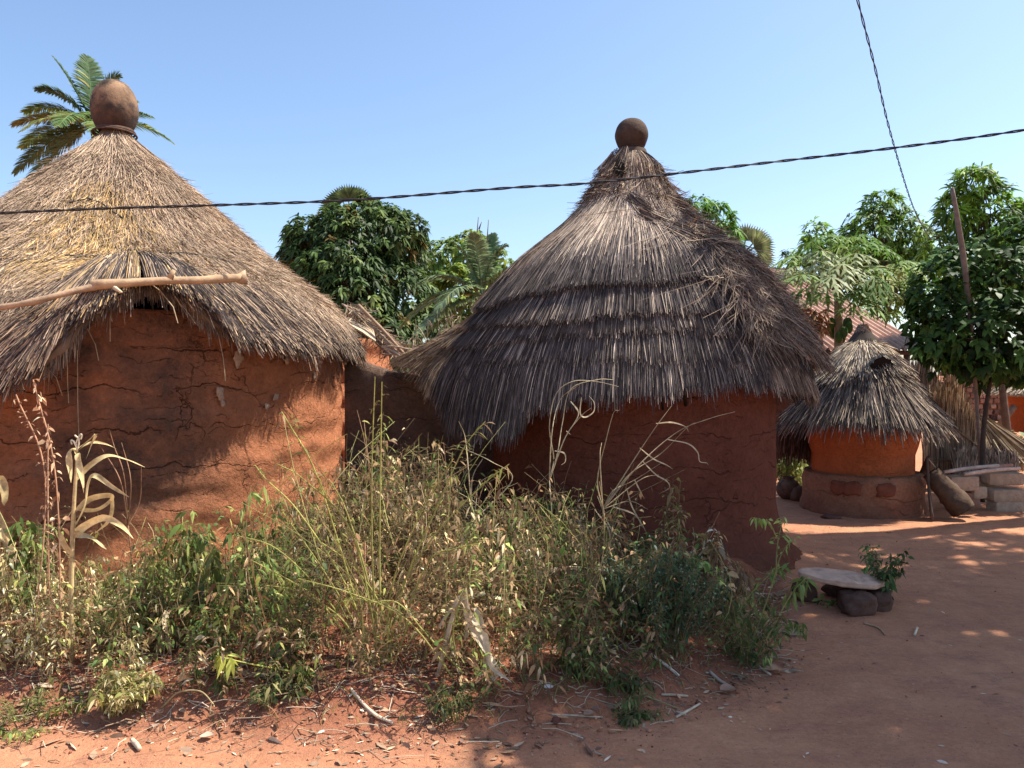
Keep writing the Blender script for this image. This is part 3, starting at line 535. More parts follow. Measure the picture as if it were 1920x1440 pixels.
# straw mat hanging behind its left side
m = MB(); n = 2600; x0 = R.uniform(1462, 1535, n); p0 = np.array([P(x, R.uniform(770, 800), 9.5+R.uniform(-.15, .15)) for x in x0]); U = np.linspace(0, 1, 4)[None, :, None]; ln = R.uniform(.2, .5, n)[:, None, None]
dr = np.stack([(x0-1500)/900-.05+R.normal(0, .06, n), R.normal(0, .05, n), -np.ones(n)], -1)[:, None]; m.ribbons(p0[:, None]+dr*ln*U, R.uniform(.005, .01, n), nrm(R.normal(0, 1, (n, 3))), pal(n, [(.12, .06, .045), (.22, .12, .08), (.07, .045, .04)]))
tag(m.build('straw_bundle', M_THATCH, loc=P(1500, 860, 9.5)), 'dark reddish straw bundle hanging between the middle hut and the clay granary', 'straw bundle')

# ======== ruined hut, low wall between the huts
CR = P(640, 700, 9.2); m = MB(); rr_ = root('ruined_hut', (CR[0]-.1, 9.6, 0), 'ruined orange earth hut between the two big huts, broken roof of curled sheets and poles', 'hut')
cyl_wall(m, (CR[0]-1.0, 10.2), 1.42, -.1, 2.03, nph=160, nz=40, seed=7, bumpy=.04, rf=lambda p, z: .03*np.sin(z*20)); m.build('wall', M_WALL_L, rr_, smooth_=True)
def sheet(pts_top, pts_bot, th, col, name, mt=None, n=14):
    a = smooth(np.array(pts_top), 4); b_ = smooth(np.array(pts_bot), 4); t = np.linspace(0, 1, 8)[None, :, None]; G = a[:, None]*(1-t)+b_[:, None]*t
    G = G+.03*fbm(G*5, 3)[..., None]*np.array([0, .3, 1]); m = MB(); G2 = G-np.array([0, 0, th]); m.grid(G, col); m.grid(G2[::-1], col)
    for e1, e2 in ((G[0], G2[0]), (G[-1], G2[-1]), (G[:, 0], G2[:, 0]), (G[:, -1], G2[:, -1])): m.grid(np.stack([e1, e2], 1), col)
    return m.build(name, mt or M_WOOD, rr_)
sheet([P(640, 568, 9.6), P(690, 590, 9.2), P(730, 625, 8.9), P(768, 662, 8.7)], [P(650, 575, 9.0), P(680, 612, 8.8), P(712, 650, 8.7), P(758, 686, 8.6)], .02, (.22, .14, .10), 'roof_sheet')
sheet([P(640, 590, 9.0), P(668, 600, 8.8), P(700, 615, 8.7)], [P(642, 600, 8.6), P(672, 618, 8.5), P(705, 640, 8.45)], .015, (.5, .38, .26), 'roof_sheet')
for i, (a, b_, r_) in enumerate((((672, 572, 8.7), (772, 680, 8.3), .02), ((690, 605, 8.6), (768, 690, 8.3), .014), ((715, 650, 8.5), (765, 655, 8.2), .012), ((716, 650, 8.5), (755, 672, 8.2), .014), ((716, 664, 8.4), (772, 672, 8.2), .01))):
    m = MB(); a = P(*a); b_ = P(*b_); m.tube([a, (a+b_)/2+np.array([0, 0, .015]), b_], [r_, r_*.8], 6, (.42, .3, .2) if i > 1 else (.3, .2, .13), rough=.3); m.build('rafter', M_WOOD, rr_)
m = MB(); n = 900; x = R.uniform(650, 760, n); a = np.array([P(q, 575+(q-650)*.85+R.normal(0, 5), 8.8+R.uniform(-.1, .3)) for q in x]); U = np.linspace(0, 1, 4)[None, :, None]
m.ribbons(a[:, None]+nrm(np.stack([R.normal(.5, .5, n), R.normal(-.3, .3, n), R.normal(-.5, .3, n)], -1))[:, None]*R.uniform(.1, .35, n)[:, None, None]*U, R.uniform(.004, .01, n), nrm(R.normal(0, 1, (n, 3))), pal(n, [(.4, .3, .2), (.25, .18, .12), (.12, .08, .06)])); m.build('thatch_scraps', M_THATCH, rr_)
m = MB(); m.box((P(735, 700, 11)[0], 11, .75), (1.6, .25, 1.7), col=(0, 0, 0), n=20, rough=.08); m.build('back_wall', M_BRICK, rr_)

def rough_slab(name, quad_px, d, th, zbase, mt, label, cat, n=34, hole=None):
    """upright earth slab standing on the ground whose uneven top follows the given outline"""
    (xa, ya), (xb, yb) = quad_px[0], quad_px[-1]; xs = np.linspace(xa, xb, n); ys = np.interp(xs, [q[0] for q in quad_px], [q[1] for q in quad_px])
    tp = np.array([P(a, b_, d+.15*(a-xa)/(xb-xa)) for a, b_ in zip(xs, ys)]); nz = 30; m = MB()
    t = np.linspace(0, 1, nz); Fg = np.stack([np.repeat(tp[:, 0:1], nz, 1), np.repeat(tp[:, 1:2], nz, 1), zbase+(tp[:, 2:3]-zbase)*t[None]], -1)
    Fg[..., 1] += .06*fbm(Fg*4, 4); top_b = Fg[:, -1]+np.array([0, th, 0]); bk = Fg[:, ::-1]+np.array([0, th, 0]); mid = Fg[:, -1]+np.array([0, th*.5, .025])
    G = np.concatenate([Fg, mid[:, None], bk], 1); G = G+.012*fbm(G*14, 3)[..., None]; m.grid(G, (.5, .5, .5))
    for k, sgn in ((0, 1), (-1, -1)):
        h = nz; e = G[k]; m.grid(np.stack([e[:h], e[::-1][:h]], 1)[::sgn], (.5, .5, .5))
    return tag(m.build(name, mt, loc=(tp[:, 0].mean(), d, zbase), smooth_=False), label, cat)
rough_slab('mud_wall', [(646, 685), (653, 676), (672, 680), (700, 690), (735, 700), (790, 712), (860, 730), (960, 745)], 7.25, .22, -.05, M_WALL_D, 'crumbling grey mud wall stub joining the left hut to the middle hut', 'wall')

# ---------------------------------------------------------------- leaves, shoots, trees
def leaves(m, p, d, up, length, width, col, droop=.5, K=4, prof=(.12, 1, .8, .03)):
    """p (N,3) bases, d (N,3) directions; droop bends the tip down"""
    n = len(p); U = np.linspace(0, 1, K)[None, :, None]; L_ = np.asarray(length).reshape(-1, 1, 1)*np.ones((n, 1, 1))
    Pt = p[:, None]+nrm(d)[:, None]*L_*U; Pt[..., 2] -= (L_*droop*U**2)[..., 0]
    pr = np.interp(np.linspace(0, 1, K), np.linspace(0, 1, len(prof)), prof)
    m.ribbons(Pt, np.asarray(width).reshape(-1, 1)*pr[None]*np.ones((n, 1)), nrm(up), col)
def rosettes(m, p, axis, k, length, width, cols, cw=None, droop=.5, spread=.9, jit=.2):
    n = len(p); pp = np.repeat(p, k, 0); ax = np.repeat(nrm(axis), k, 0); rnd = nrm(R.normal(0, 1, (n*k, 3))); perp = nrm(np.cross(ax, rnd))
    d = nrm(ax*R.uniform(.1, .9, (n*k, 1))+perp*spread); up = nrm(ax*1.0+np.array([0, 0, .6])+R.normal(0, .3, (n*k, 3)))
    c = np.repeat(pal(n, cols, cw, jit), k, 0)*(1+R.normal(0, .08, (n*k, 1)))
    leaves(m, pp+ax*R.uniform(-.5, .3, (n*k, 1))*np.reshape(length, (-1, 1))*.6, d, up, length*R.uniform(.7, 1.15, n*k), width*R.uniform(.8, 1.2, n*k), np.clip(c, .003, 1), droop)
def crown_pts(lobes, dens, fill=.25):
    ps, ns = [], []
    for (c, r) in lobes:
        c = np.array(c); r = np.array(r)*np.ones(3); n = int(dens*(r[0]*r[2]*4+r[0]*r[1]*2)); v = nrm(R.normal(0, 1, (n, 3))); rad_ = 1+.28*fbm(v*2.3+c, 3)
        k = np.where(R.uniform(0, 1, n) < fill, R.uniform(.4, .95, n), R.uniform(.88, 1.06, n)); q = c+v*r*(rad_*k)[:, None]; ps.append(q); ns.append(nrm(v/r*r.mean()+np.array([0, 0, .35])))
    P_, N_ = np.vstack(ps), np.vstack(ns); keep = np.ones(len(P_), bool)
    for (c, r) in lobes: keep &= (((P_-np.array(c))/(np.array(r)*np.ones(3)*.72))**2).sum(1) > 1
    keep |= R.uniform(0, 1, len(P_)) < .1
    return P_[keep], N_[keep]
def tree(name, base, lobes, trunk_r, label, cat, cols, cw=None, dens=60, k=8, ll=.18, lw=.05, droop=.6, bark=(.12, .09, .07), group=None, mt=None, fork=.45, fill=.25):
    base = np.array(base, float); rt = root(name, base, label, cat, group)
    C = np.mean([l[0] for l in lobes], 0); fk = base+(np.array([C[0], C[1], C[2]])-base)*fork
    m = MB(); m.tube([base-[0, 0, .1], base+(fk-base)*.5+R.normal(0, .04, 3), fk], [trunk_r*1.25, trunk_r, trunk_r*.8], 10, bark, rough=.3)
    for (c, r) in lobes:
        c = np.array(c); mid = fk+(c-fk)*.55+R.normal(0, .12, 3); m.tube([fk-[0, 0, .05], mid, c], [trunk_r*.6, trunk_r*.35, trunk_r*.12], 7, bark)
        for _ in range(4): m.tube([mid, (mid+c)/2+R.normal(0, .1, 3), c+nrm(R.normal(0, 1, 3))*np.array(r)*.75], [trunk_r*.28, trunk_r*.15, trunk_r*.06], 5, bark, sub=2)
    m.build('trunk', M_BARK, rt, smooth_=True)
    p, nn = crown_pts(lobes, dens, fill); m = MB(); rosettes(m, p, nn+R.normal(0, .3, nn.shape), k, ll, lw, cols, cw, droop); m.build('crown', mt or M_LEAF, rt); return rt
def L_(px, py, d, r, ry=None): return (P(px, py, d), (r/F*d, (ry or r)/F*d, (ry or r)/F*d))
GR = [(.065, .12, .03), (.10, .165, .04), (.04, .075, .022), (.17, .23, .06), (.24, .17, .05)]
mang = [L_(600, 470, 24, 62), L_(660, 455, 24, 75), L_(720, 450, 24, 60), L_(760, 470, 25, 42), L_(575, 540, 24, 60), L_(650, 560, 23, 85), L_(735, 560, 24, 75), L_(600, 620, 23, 60), L_(700, 640, 23, 80), L_(560, 480, 25, 32), L_(780, 620, 24, 60), L_(640, 420, 24.5, 34), L_(735, 415, 24.5, 30), L_(540, 600, 23, 50), L_(740, 700, 23, 60), L_(575, 440, 24, 36), L_(690, 405, 24, 36), L_(765, 430, 24, 34), L_(640, 520, 23, 80)]
tree('mango_tree', (P(660, 700, 24)[0], 24, 0), mang, .3, 'large dark green mango tree rising between the two big huts', 'tree', GR, [4, 4, 4, 1.6, .4], dens=48, k=9, ll=.27, lw=.085, fill=.3)
LG = [(.25, .36, .05), (.17, .27, .05), (.34, .42, .07), (.10, .16, .04)]
tree('broadleaf_tree', (P(860, 700, 28)[0], 28, 0), [L_(830, 490, 28, 42), L_(880, 480, 28, 45), L_(925, 500, 28, 35), L_(850, 560, 27, 60), L_(920, 570, 28, 55), L_(800, 520, 28, 32), L_(870, 640, 27, 60)], .2, 'light yellow-green leafy tree behind the oil palm beside the middle hut', 'tree', LG, [4, 4, 2, 3], dens=40, k=7, ll=.26, lw=.10)
tree('broadleaf_tree', (P(1330, 700, 20)[0], 20, 0), [L_(1310, 400, 20, 30), L_(1345, 410, 20, 32), L_(1365, 445, 20, 26), L_(1320, 450, 20, 45), L_(1360, 500, 20, 40), L_(1280, 420, 20, 30)], .16, 'bright green leafy tree peeping over the right slope of the middle roof', 'tree', [(.10, .26, .02), (.15, .32, .03), (.06, .15, .02)], dens=75, k=8, ll=.22, lw=.055, droop=.8)
MG = [(.17, .31, .035), (.24, .40, .05), (.09, .17, .03), (.05, .10, .025)]
tree('mango_tree', (P(1655, 700, 16)[0], 16, 0), [L_(1655, 395, 16, 36), L_(1640, 440, 16, 55), L_(1690, 440, 16, 48), L_(1715, 475, 16, 34), L_(1600, 470, 16, 42), L_(1530, 440, 16, 24), L_(1660, 520, 16, 60), L_(1560, 500, 16, 40), L_(1490, 480, 16.5, 20, 14)], .14, 'bright green young mango tree standing behind the papaya tree', 'tree', MG, [4, 3, 3, 2], dens=95, k=9, ll=.2, lw=.042, droop=.5)
tree('mango_tree', (P(1900, 700, 12.5)[0], 12.5, 0), [L_(1825, 350, 12.5, 38), L_(1800, 395, 12.5, 36), L_(1850, 400, 12.5, 55), L_(1900, 430, 12.5, 55), L_(1960, 440, 12.5, 70), L_(1760, 470, 12.5, 34), L_(1800, 500, 12.5, 50), L_(1880, 500, 12.5, 70), L_(1810, 335, 12.5, 18), L_(1845, 325, 12.5, 16)], .06, 'tall mango tree with pale sunlit shoots at the right edge behind the citrus tree', 'tree', MG, [4, 3, 3, 2], dens=120, k=9, ll=.19, lw=.036, droop=.5)
CT = [(.045, .10, .022), (.07, .15, .03), (.025, .06, .016), (.12, .22, .05)]
tree('citrus_tree', (P(1842, 850, 9.6)[0], 9.6, 0), [L_(1780, 540, 9.6, 70), L_(1860, 530, 9.6, 85), L_(1950, 520, 9.8, 90), L_(1770, 610, 9.4, 62), L_(1850, 620, 9.2, 80), L_(1930, 630, 9.4, 80), L_(1765, 650, 9.5, 32), L_(1820, 660, 9.4, 42), L_(1745, 560, 9.7, 40), L_(2030, 580, 9.8, 110), L_(1900, 460, 9.8, 50), L_(2100, 500, 10, 120), L_(1800, 650, 9.6, 40), L_(1880, 655, 9.3, 45), L_(1950, 650, 9.4, 50), L_(1735, 610, 9.6, 30), L_(1840, 672, 9.9, 45), L_(1905, 680, 9.7, 40), L_(1960, 690, 9.8, 45), L_(1760, 665, 9.8, 34), L_(1800, 600, 9.9, 60), L_(1900, 600, 10, 70)], .03, 'dense dark green citrus tree with large glossy leaves at the right edge', 'tree', CT, [4, 4, 3, 1], dens=150, k=6, ll=.12, lw=.06, droop=.45, mt=M_GLOSS, fork=.72, fill=.35, bark=(.07, .055, .045))

# shade trees just outside the frame on the right, whose shade falls over the yard
def shade_lobe(x, y, h, r, z=0.): q = np.array([x, y, z])+SV*(h/SV[2]); return (q, (r, r, r*.6))
sh = [shade_lobe(*a) for a in ((2.6, 3.2, 6.0, 1.4), (1.6, 3.75, 5.6, 1.1), (3.6, 4.4, 6.4, 1.3), (2.3, 5.0, 6.6, 1.2), (.95, 4.1, 6.0, .95), (3.0, 6.2, 7.4, 1.2), (1.1, 2.5, 5.6, 1.1), (4.4, 2.6, 6.4, 1.4), (2.0, 1.4, 6.4, 1.3), (.4, 3.2, 5.8, .6), (4.6, 6.4, 7.6, 1.2), (1.5, 5.1, 6.8, .8), (2.9, 4.0, 7.0, 1.2), (3.4, 5.3, 7.2, 1.1), (1.8, 3.0, 6.4, 1.0), (.9, 3.3, 6.6, .7), (4.3, 4.9, 7.6, 1.0))]
tree('mango_tree', (8.2, 5.2, 0), sh, .3, 'big shade mango tree outside the frame on the right whose canopy shades the yard', 'tree', GR, [4, 4, 4, 1.6, .4], dens=62, k=8, ll=.24, lw=.07, fill=.4, fork=.55)
sh = [shade_lobe(*a) for a in ((1.9, 7.0, 7.2, .8, 2.2), (2.7, 7.3, 7.4, .9, 1.2), (2.0, 6.0, 6.6, 1.0, 1.4), (1.3, 6.5, 6.9, .55, 1.9), (1.75, 6.4, 6.4, .8, 1.7), (1.6, 7.6, 7.4, .7, 2.2))]
tree('mango_tree', (8.8, 9.4, 0), sh, .22, 'second shade mango tree outside the frame on the right, behind the first', 'tree', GR, [4, 4, 4, 1.6, .4], dens=40, k=8, ll=.24, lw=.07, fill=.4, fork=.6)

# ---------------------------------------------------------------- palms
def frond(mr, ml, p0, d, length, droop, nl, ll, lw, col, hang=.5, rr=.02, twist=0., yellow=None):
    """feather frond: rachis tube and two rows of leaflets"""
    U = np.linspace(0, 1, 14)[:, None]; q = p0+nrm(d)*length*U; q[:, 2] -= (droop*length*U**2.1)[:, 0]
    mr.tubes(q[None], (rr*(1-.85*U[:, 0]))[None], 5, tuple(np.array(col)*1.3+.03))
    t = np.linspace(.14, .985, nl); idx = t*13; i0 = np.floor(idx).astype(int).clip(0, 12); f = (idx-i0)[:, None]; b = q[i0]*(1-f)+q[i0+1]*f; T = nrm(q[i0+1]-q[i0])
    sd = nrm(np.cross(T, np.array([0, 0, 1.])+.01)); upv = nrm(np.cross(sd, T))
    for s in (-1, 1):
        dd = nrm(sd*s+T*(.35+.9*t[:, None]**2)+upv*.25+R.normal(0, .07, (nl, 3))); le = ll*np.sin(PI*np.clip(t*.82+.16, 0, 1))**.7*R.uniform(.8, 1.1, nl)
        c = np.array(col)*(1+R.normal(0, .15, (nl, 1)))
        if yellow is not None: c = np.where((R.uniform(0, 1, (nl, 1)) < yellow), np.array([.45, .42, .14]), c)
        leaves(ml, b, dd, upv+R.normal(0, .2, (nl, 3)), le, np.full(nl, lw), np.clip(c, .01, 1), hang, K=4, prof=(.5, 1, .8, .05))
def palm(name, base, crown, r, label, specs, nl, ll, lw, trunk_col=(.2, .16, .12), hang=.5, cat='palm', droopk=.5):
    rt = root(name, base, label, cat); m = MB(); base = np.array(base, float); m.tube([base-[0, 0, .2], (base+crown)/2+[.1, 0, 0], crown], [r*1.2, r, r*.8], 10, trunk_col, rough=.3); m.build('trunk', M_BARK, rt, smooth_=True)
    for sp in specs:
        mr = MB(); ml = MB(); (tx, ty, tz), L0, dr, col, yl = sp; frond(ml, ml, crown+np.array([0, 0, .05]), np.array([tx, ty, tz], float), L0, dr, nl, ll, lw, col, hang, rr=r*.22, yellow=yl*.5); ml.build('frond', M_LEAF, rt)
    return rt
cc = P(175, 238, 30); g1 = (.17, .27, .09); g2 = (.11, .19, .08); g3 = (.33, .38, .13)
sp = [((-.42, -.1, 1), 3.1, .2, g2, .05), ((-.12, .1, 1), 3.3, .22, g2, .05), ((-.55, -.2, .8), 2.9, .45, g2, .1), ((.22, .1, 1), 3.5, .45, g2, .05), ((.45, .0, .8), 2.8, .55, g2, .05), ((-1, 0, .75), 3.0, .45, g1, .4), ((-1, -.3, .35), 2.6, .4, g3, .6), ((-1, .2, .15), 3.0, .35, g1, .2), ((-1, .0, -.15), 2.8, .45, g2, .1), ((-.75, -.2, -.5), 2.6, .35, g2, .1), ((.9, .1, .3), 2.8, .5, g1, .3), ((1, -.3, .5), 2.7, .4, g2, .1), ((.8, .2, -.3), 2.6, .5, g1, .3), ((.1, -1, .3), 2.6, .6, g1, .2), ((.0, 1, .6), 2.6, .6, g2, .1), ((-.4, -.6, .2), 2.4, .6, g3, .5), ((.5, -.7, .1), 2.4, .6, g1, .2)]
palm('coconut_palm', (cc[0]+1.2, 30, 0), cc, .16, 'coconut palm with drooping yellow-green fronds rising behind the left hut', [(a, b*1.12, c, d, e) for a, b, c, d, e in sp], 110, .85, .055, hang=.28)
cc = P(905, 560, 19); o1 = (.17, .25, .11); o2 = (.24, .32, .16)
sp = [((-.35, 0, 1), 2.3, .35, o1, .05), ((-.1, -.2, 1), 2.2, .3, o2, .05), ((.25, 0, 1), 2.4, .45, o1, .05), ((.12, .2, 1), 2.1, .2, o1, .05), ((.5, -.1, .8), 2.2, .6, o1, .05), ((-.75, -.1, .7), 2.2, .55, o2, .1), ((-1, -.2, .3), 1.9, .6, o2, .15), ((-1, .1, .45), 2.3, .75, o1, .1), ((-.5, -.6, .5), 1.9, .8, o2, .1), ((.8, .2, .4), 2.0, .6, o1, .1), ((-.7, -.6, -.1), 2.0, .4, o2, .1), ((-.8, -.3, -.4), 2.2, .25, o1, .1)]
palm('oil_palm', (cc[0]+.1, 19, 0), cc, .14, 'grey-green oil palm with arching feathery fronds left of the middle hut', sp, 85, .5, .045, hang=.35)
m = MB()
for a in (((893, 455, 18.9), (897, 407, 18.9)), ((912, 470, 18.9), (916, 412, 18.9)), ((898, 430, 18.9), (903, 416, 18.9))): m.tube([P(*a[0]), P(*a[1])], [.022, .008], 5, (.14, .1, .08))
tag(m.build('dead_palm_spike', M_WOOD, loc=P(905, 470, 18.9)), 'bare dead palm spikes sticking up above the oil palm', 'palm spikes')
def fan_palm(name, base, c, Lf, label, dirs, cols):
    rt = root(name, base, label, 'palm'); m = MB(); m.tube([np.array(base)-[0, 0, .2], c], [.2, .15], 8, (.2, .17, .14)); m.build('trunk', M_BARK, rt, smooth_=True)
    for d in dirs:
        m = MB(); d = nrm(np.array(d, float)); hub = c+d*Lf*.45; m.tube([c, hub], [.03, .02], 5, (.2, .24, .08)); sd = nrm(np.cross(d, [0.02, -1, .3])); n = 18; a = np.linspace(-1.25, 1.25, n)
        dd = d*np.cos(a)[:, None]+sd*np.sin(a)[:, None]; leaves(m, np.repeat(hub[None], n, 0), dd, np.repeat(nrm(np.cross(sd, d))[None], n, 0)+R.normal(0, .2, (n, 3)), np.full(n, Lf*.6), np.full(n, Lf*.09), pal(n, cols), .12, prof=(.4, 1, .7, .03)); m.build('fan_leaf', M_LEAF, rt)
c = P(655, 402, 30); fan_palm('fan_palm', (c[0], 30, 0), c, 1.2, 'fan palm top showing above the large dark mango tree', [(-.5, 0, 1), (.4, -.1, 1), (0, -.2, 1), (-1, -.1, .5), (1, 0, .5), (.7, -.2, .9), (-.9, 0, .9)], [(.14, .19, .06), (.09, .13, .045)])
c = P(1392, 478, 22); fan_palm('fan_palm', (c[0], 22, 0), c, .95, 'pale fan palm at the lower right edge of the middle roof', [(.2, 0, 1), (.8, -.1, .5), (.7, 0, -.1), (-.4, 0, .8), (.3, -.4, .2), (.8, -.2, .9)], [(.24, .25, .12), (.16, .2, .07)])

# papaya
pb = P(1572, 700, 10.4); pb[2] = 0; pc = P(1568, 500, 10.4)
rp = root('papaya_tree', pb, 'papaya tree with deeply lobed drooping leaves and green fruit behind the clay granary', 'tree')
m = MB(); m.tube([pb-[0, 0, .1], P(1572, 620, 10.4), pc], [.07, .055, .045], 9, (.26, .2, .14), rough=.2); m.build('trunk', M_BARK, rp, smooth_=True)
def papaya_leaf(c, tip, size, col):
    m = MB(); c = np.array(c, float); tip = np.array(tip, float); mid = (c+tip)/2+np.array([0, 0, .08]); m.tube([c, mid, tip], [.012, .009, .007], 5, (.3, .34, .12))
    size = size*1.2; out = nrm(nrm((tip-c)*np.array([1, 1, .2]))*1.1+np.array([R.normal(0, .35), R.normal(-.3, .35), R.normal(-.5, .3)])); sd = nrm(np.cross(out, [0, 0, 1.])); nr = nrm(np.cross(sd, out))
    for a in (-2.2, -1.4, -.7, 0, .7, 1.4, 2.2):
        dl = out*math.cos(a)+sd*math.sin(a); L0 = size*(1-.12*abs(a))
        n = 1; leaves(m, tip[None], dl[None], nr[None], [L0], [L0*.135], np.array(col)[None]*(1+R.normal(0, .15)), R.uniform(.35, .8), K=6, prof=(.3, .6, 1, 1.3, .7, .03))
        for f, s in ((.45, -1), (.45, 1), (.68, -1), (.68, 1)):
            b = tip+dl*L0*f; b[2] -= L0*.55*f*f; d2 = nrm(dl+np.cross(nr, dl)*s*.9-np.array([0, 0, .55*f])); leaves(m, b[None], d2[None], nr[None], [L0*.36], [L0*.13], np.array(col)[None], .35, K=4, prof=(.7, 1, .6, .03))
    m.build('leaf', M_LEAF, rp)
pg = [(.15, .26, .06), (.22, .33, .10), (.10, .20, .04), (.32, .38, .18)]
for (px, py, dy, s) in ((1490, 480, -.2, .30), (1520, 455, .3, .3), (1555, 440, -.3, .3), (1595, 445, .2, .3), (1625, 455, -.3, .3), (1660, 465, .1, .28), (1690, 490, -.1, .3), (1480, 510, .2, .28), (1530, 500, -.6, .3), (1580, 495, -.7, .3), (1630, 500, -.5, .3), (1700, 530, .1, .3), (1510, 540, -.3, .3), (1550, 545, -.7, .28), (1610, 545, -.6, .32), (1720, 545, -.3, .26), (1640, 575, -.3, .3), (1480, 560, .1, .26), (1500, 475, .5, .3), (1575, 460, .6, .3), (1660, 500, .6, .3), (1465, 525, -.1, .26), (1670, 585, -.1, .28), (1540, 470, -.4, .3), (1605, 475, -.5, .3), (1640, 520, -.8, .28), (1505, 515, -.7, .28), (1700, 500, .3, .28), (1560, 520, -.9, .26), (1660, 545, .0, .3), (1615, 440, .4, .28), (1520, 560, .3, .3), (1725, 520, .2, .26), (1595, 575, -.4, .24), (1490, 500, -.4, .26)):
    papaya_leaf(pc+np.array([R.normal(0, .03), R.normal(0, .03), R.uniform(-.35, .05)]), P(px, py, 10.4+dy), s, pg[R.integers(0, 4)])
for i in range(9):
    a = i*2.4; q = P(1574, 606+i % 4*9, 10.4)+np.array([.12*math.cos(a), .12*math.sin(a), 0]); m = MB(); m.blob(q, (.1, .1, .16), (.07, .14, .035), rough=.05, flat=2., nu=14, nv=9); m.build('fruit', M_GLOSS, rp, smooth_=True)
m = MB(); n = 240; p0 = np.array([P(R.uniform(1485, 1545), R.uniform(580, 625), 10.3) for _ in range(n)]); leaves(m, p0, R.normal(0, 1, (n, 3))-[0, 0, .6], R.normal(0, 1, (n, 3)), R.uniform(.08, .2, n), R.uniform(.02, .05, n), pal(n, [(.4, .2, .1), (.5, .3, .16), (.25, .12, .07)]), .4); m.build('withered_leaves', M_DRY, rp)

# bare pole before the mango
m = MB(); m.tube([P(1838, 860, 9.9), P(1823, 640, 9.55), P(1812, 528, 9.2), P(1800, 440, 9.0), P(1785, 352, 8.9)], [.022, .026, .034, .032, .022], 8, (.19, .165, .15), rough=.4)
tag(m.build('wooden_post', M_WOOD, loc=P(1835, 880, 9.2), smooth_=True), 'bare leaning wooden post standing out against the citrus foliage', 'post')

# ---------------------------------------------------------------- house with the rusty tin roof
rh = root('tin_roofed_house', (P(1560, 700, 14)[0], 14.5, 0), 'low earth house with a rusty orange corrugated tin roof behind the clay granary', 'house')
A = P(1290, 500, 16.5); B = P(1488, 503, 16.5); C_ = P(1745, 655, 12.2); D = P(1440, 655, 12.2)
u = np.linspace(0, 1, 340)[:, None, None]; v = np.linspace(0, 1, 14)[None, :, None]; G = (A*(1-u)+B*u)*(1-v)+(D*(1-u)+C_*u)*v; wv = .028*np.cos(np.arange(340)*PI/7.0+.4); G[..., 2] += wv[:, None]
bx = fbm(G*np.array([.8, .8, .8]), 4)[..., None]; cc_ = np.array([.56, .36, .26])*(1+.7*bx)+np.array([.12, .1, .08])*(vnoise(G*3)[..., None] > .72)
m = MB(); m.grid(G, cc_.reshape(-1, 3)); m.grid((G-np.array([0, 0, .012]))[::-1], (.2, .1, .06))
M_TIN = mat('rusty_tin', .6, 0, .35, var=.25, vscale=3, stain=((.33, .17, .10), 1.5, .45, .7)); m.build('tin_roof', M_TIN, rh)
m = MB(); A2 = (A+B)/2; back = np.array([[A, B], [A+[0, 3, -1.6], B+[0, 3, -1.6]]]); m.grid(back, (.5, .24, .14)); m.build('tin_roof_back', M_TIN, rh)
def slabbox(m, c0, c1, th, z0, z1, col=(0, 0, 0)):
    c0 = np.array(c0); c1 = np.array(c1); dd = c1-c0; Ln = np.linalg.norm(dd); m.box(((c0[0]+c1[0])/2, (c0[1]+c1[1])/2, (z0+z1)/2), (Ln, th, z1-z0), rz=math.atan2(dd[1], dd[0]), col=col, n=16, rough=.03)
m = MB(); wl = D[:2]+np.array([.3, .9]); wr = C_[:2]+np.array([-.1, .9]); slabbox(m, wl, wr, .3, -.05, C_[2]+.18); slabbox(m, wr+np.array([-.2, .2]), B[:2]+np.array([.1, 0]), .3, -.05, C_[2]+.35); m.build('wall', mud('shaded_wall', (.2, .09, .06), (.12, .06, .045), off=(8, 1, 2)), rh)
m = MB(); m.tube([C_+[-.15, .12, -.05], D+[.1, .12, -.05]], [.04, .04], 6, (.12, .08, .06)); m.build('eave_beam', M_WOOD, rh)
for px in (1700, 1738):
    m = MB(); q = P(px, 700, 12.4); m.tube([(q[0], 12.4, -.05), (q[0], 12.4, C_[2]-.08)], [.06, .05], 7, (.2, .15, .12), rough=.3); m.build('porch_post', M_WOOD, rh)

# brick wall and second granary at the far right
m = MB(); a = P(1770, 690, 26); b_ = P(2100, 690, 26)
for k in range(9):
    z0 = .02+k*.185
    for j in range(26):
        x = a[0]+(b_[0]-a[0])*(j+.5*(k % 2))/26; m.box((x, 26, z0+.09), ((b_[0]-a[0])/26-.03, .3, .16), col=tuple(pal(1, [(.22, .12, .085), (.27, .16, .11), (.16, .085, .06)])[0]), n=2, rough=.09, seed=j*7+k)
m.box(((a[0]+b_[0])/2, 26.05, .8), (b_[0]-a[0]+.1, .2, 1.6), col=(.27, .15, .10), n=2)
tag(m.build('brick_wall', M_ROCK, loc=(a[0], 26, 0)), 'far low wall of rough red earth bricks seen under the citrus tree', 'wall')
q = P(1990, 720, 15); rk = root('granary', (q[0], 15, 0), 'partly seen far granary, orange clay bowl under a pale thatch cap at the right edge', 'granary')
zr = P(1900, 738, 15)[2]; m = MB(); cyl_wall(m, (q[0], 15), .95, .45, zr+.02, nph=90, nz=24, rf=lambda p, z: -.55*(1-sm(.3, zr, z)), seed=3, bumpy=.02, th=.08); m.build('clay_bowl', M_WALL_G, rk, smooth_=True)
RK = Roof((q[0], 15), [(.05, zr+.75), (.6, zr+.38), (1.1, zr+.08), (1.3, zr-.04), (1.4, zr-.1)], seed=44); m = MB(); RK.shell(m, .02, lambda p: p*0+1.42, 0, (.25, .19, .14), nph=70)
RK.straws(m, 7000, .05, lambda p: p*0+1.42, lambda ph, t, e1, e: pal(len(ph), [(.42, .33, .25), (.52, .42, .32), (.28, .22, .17)]), L=(.3, .6), w=(.01, .018), edge=.3); m.build('thatch_roof', M_THATCH, rk)
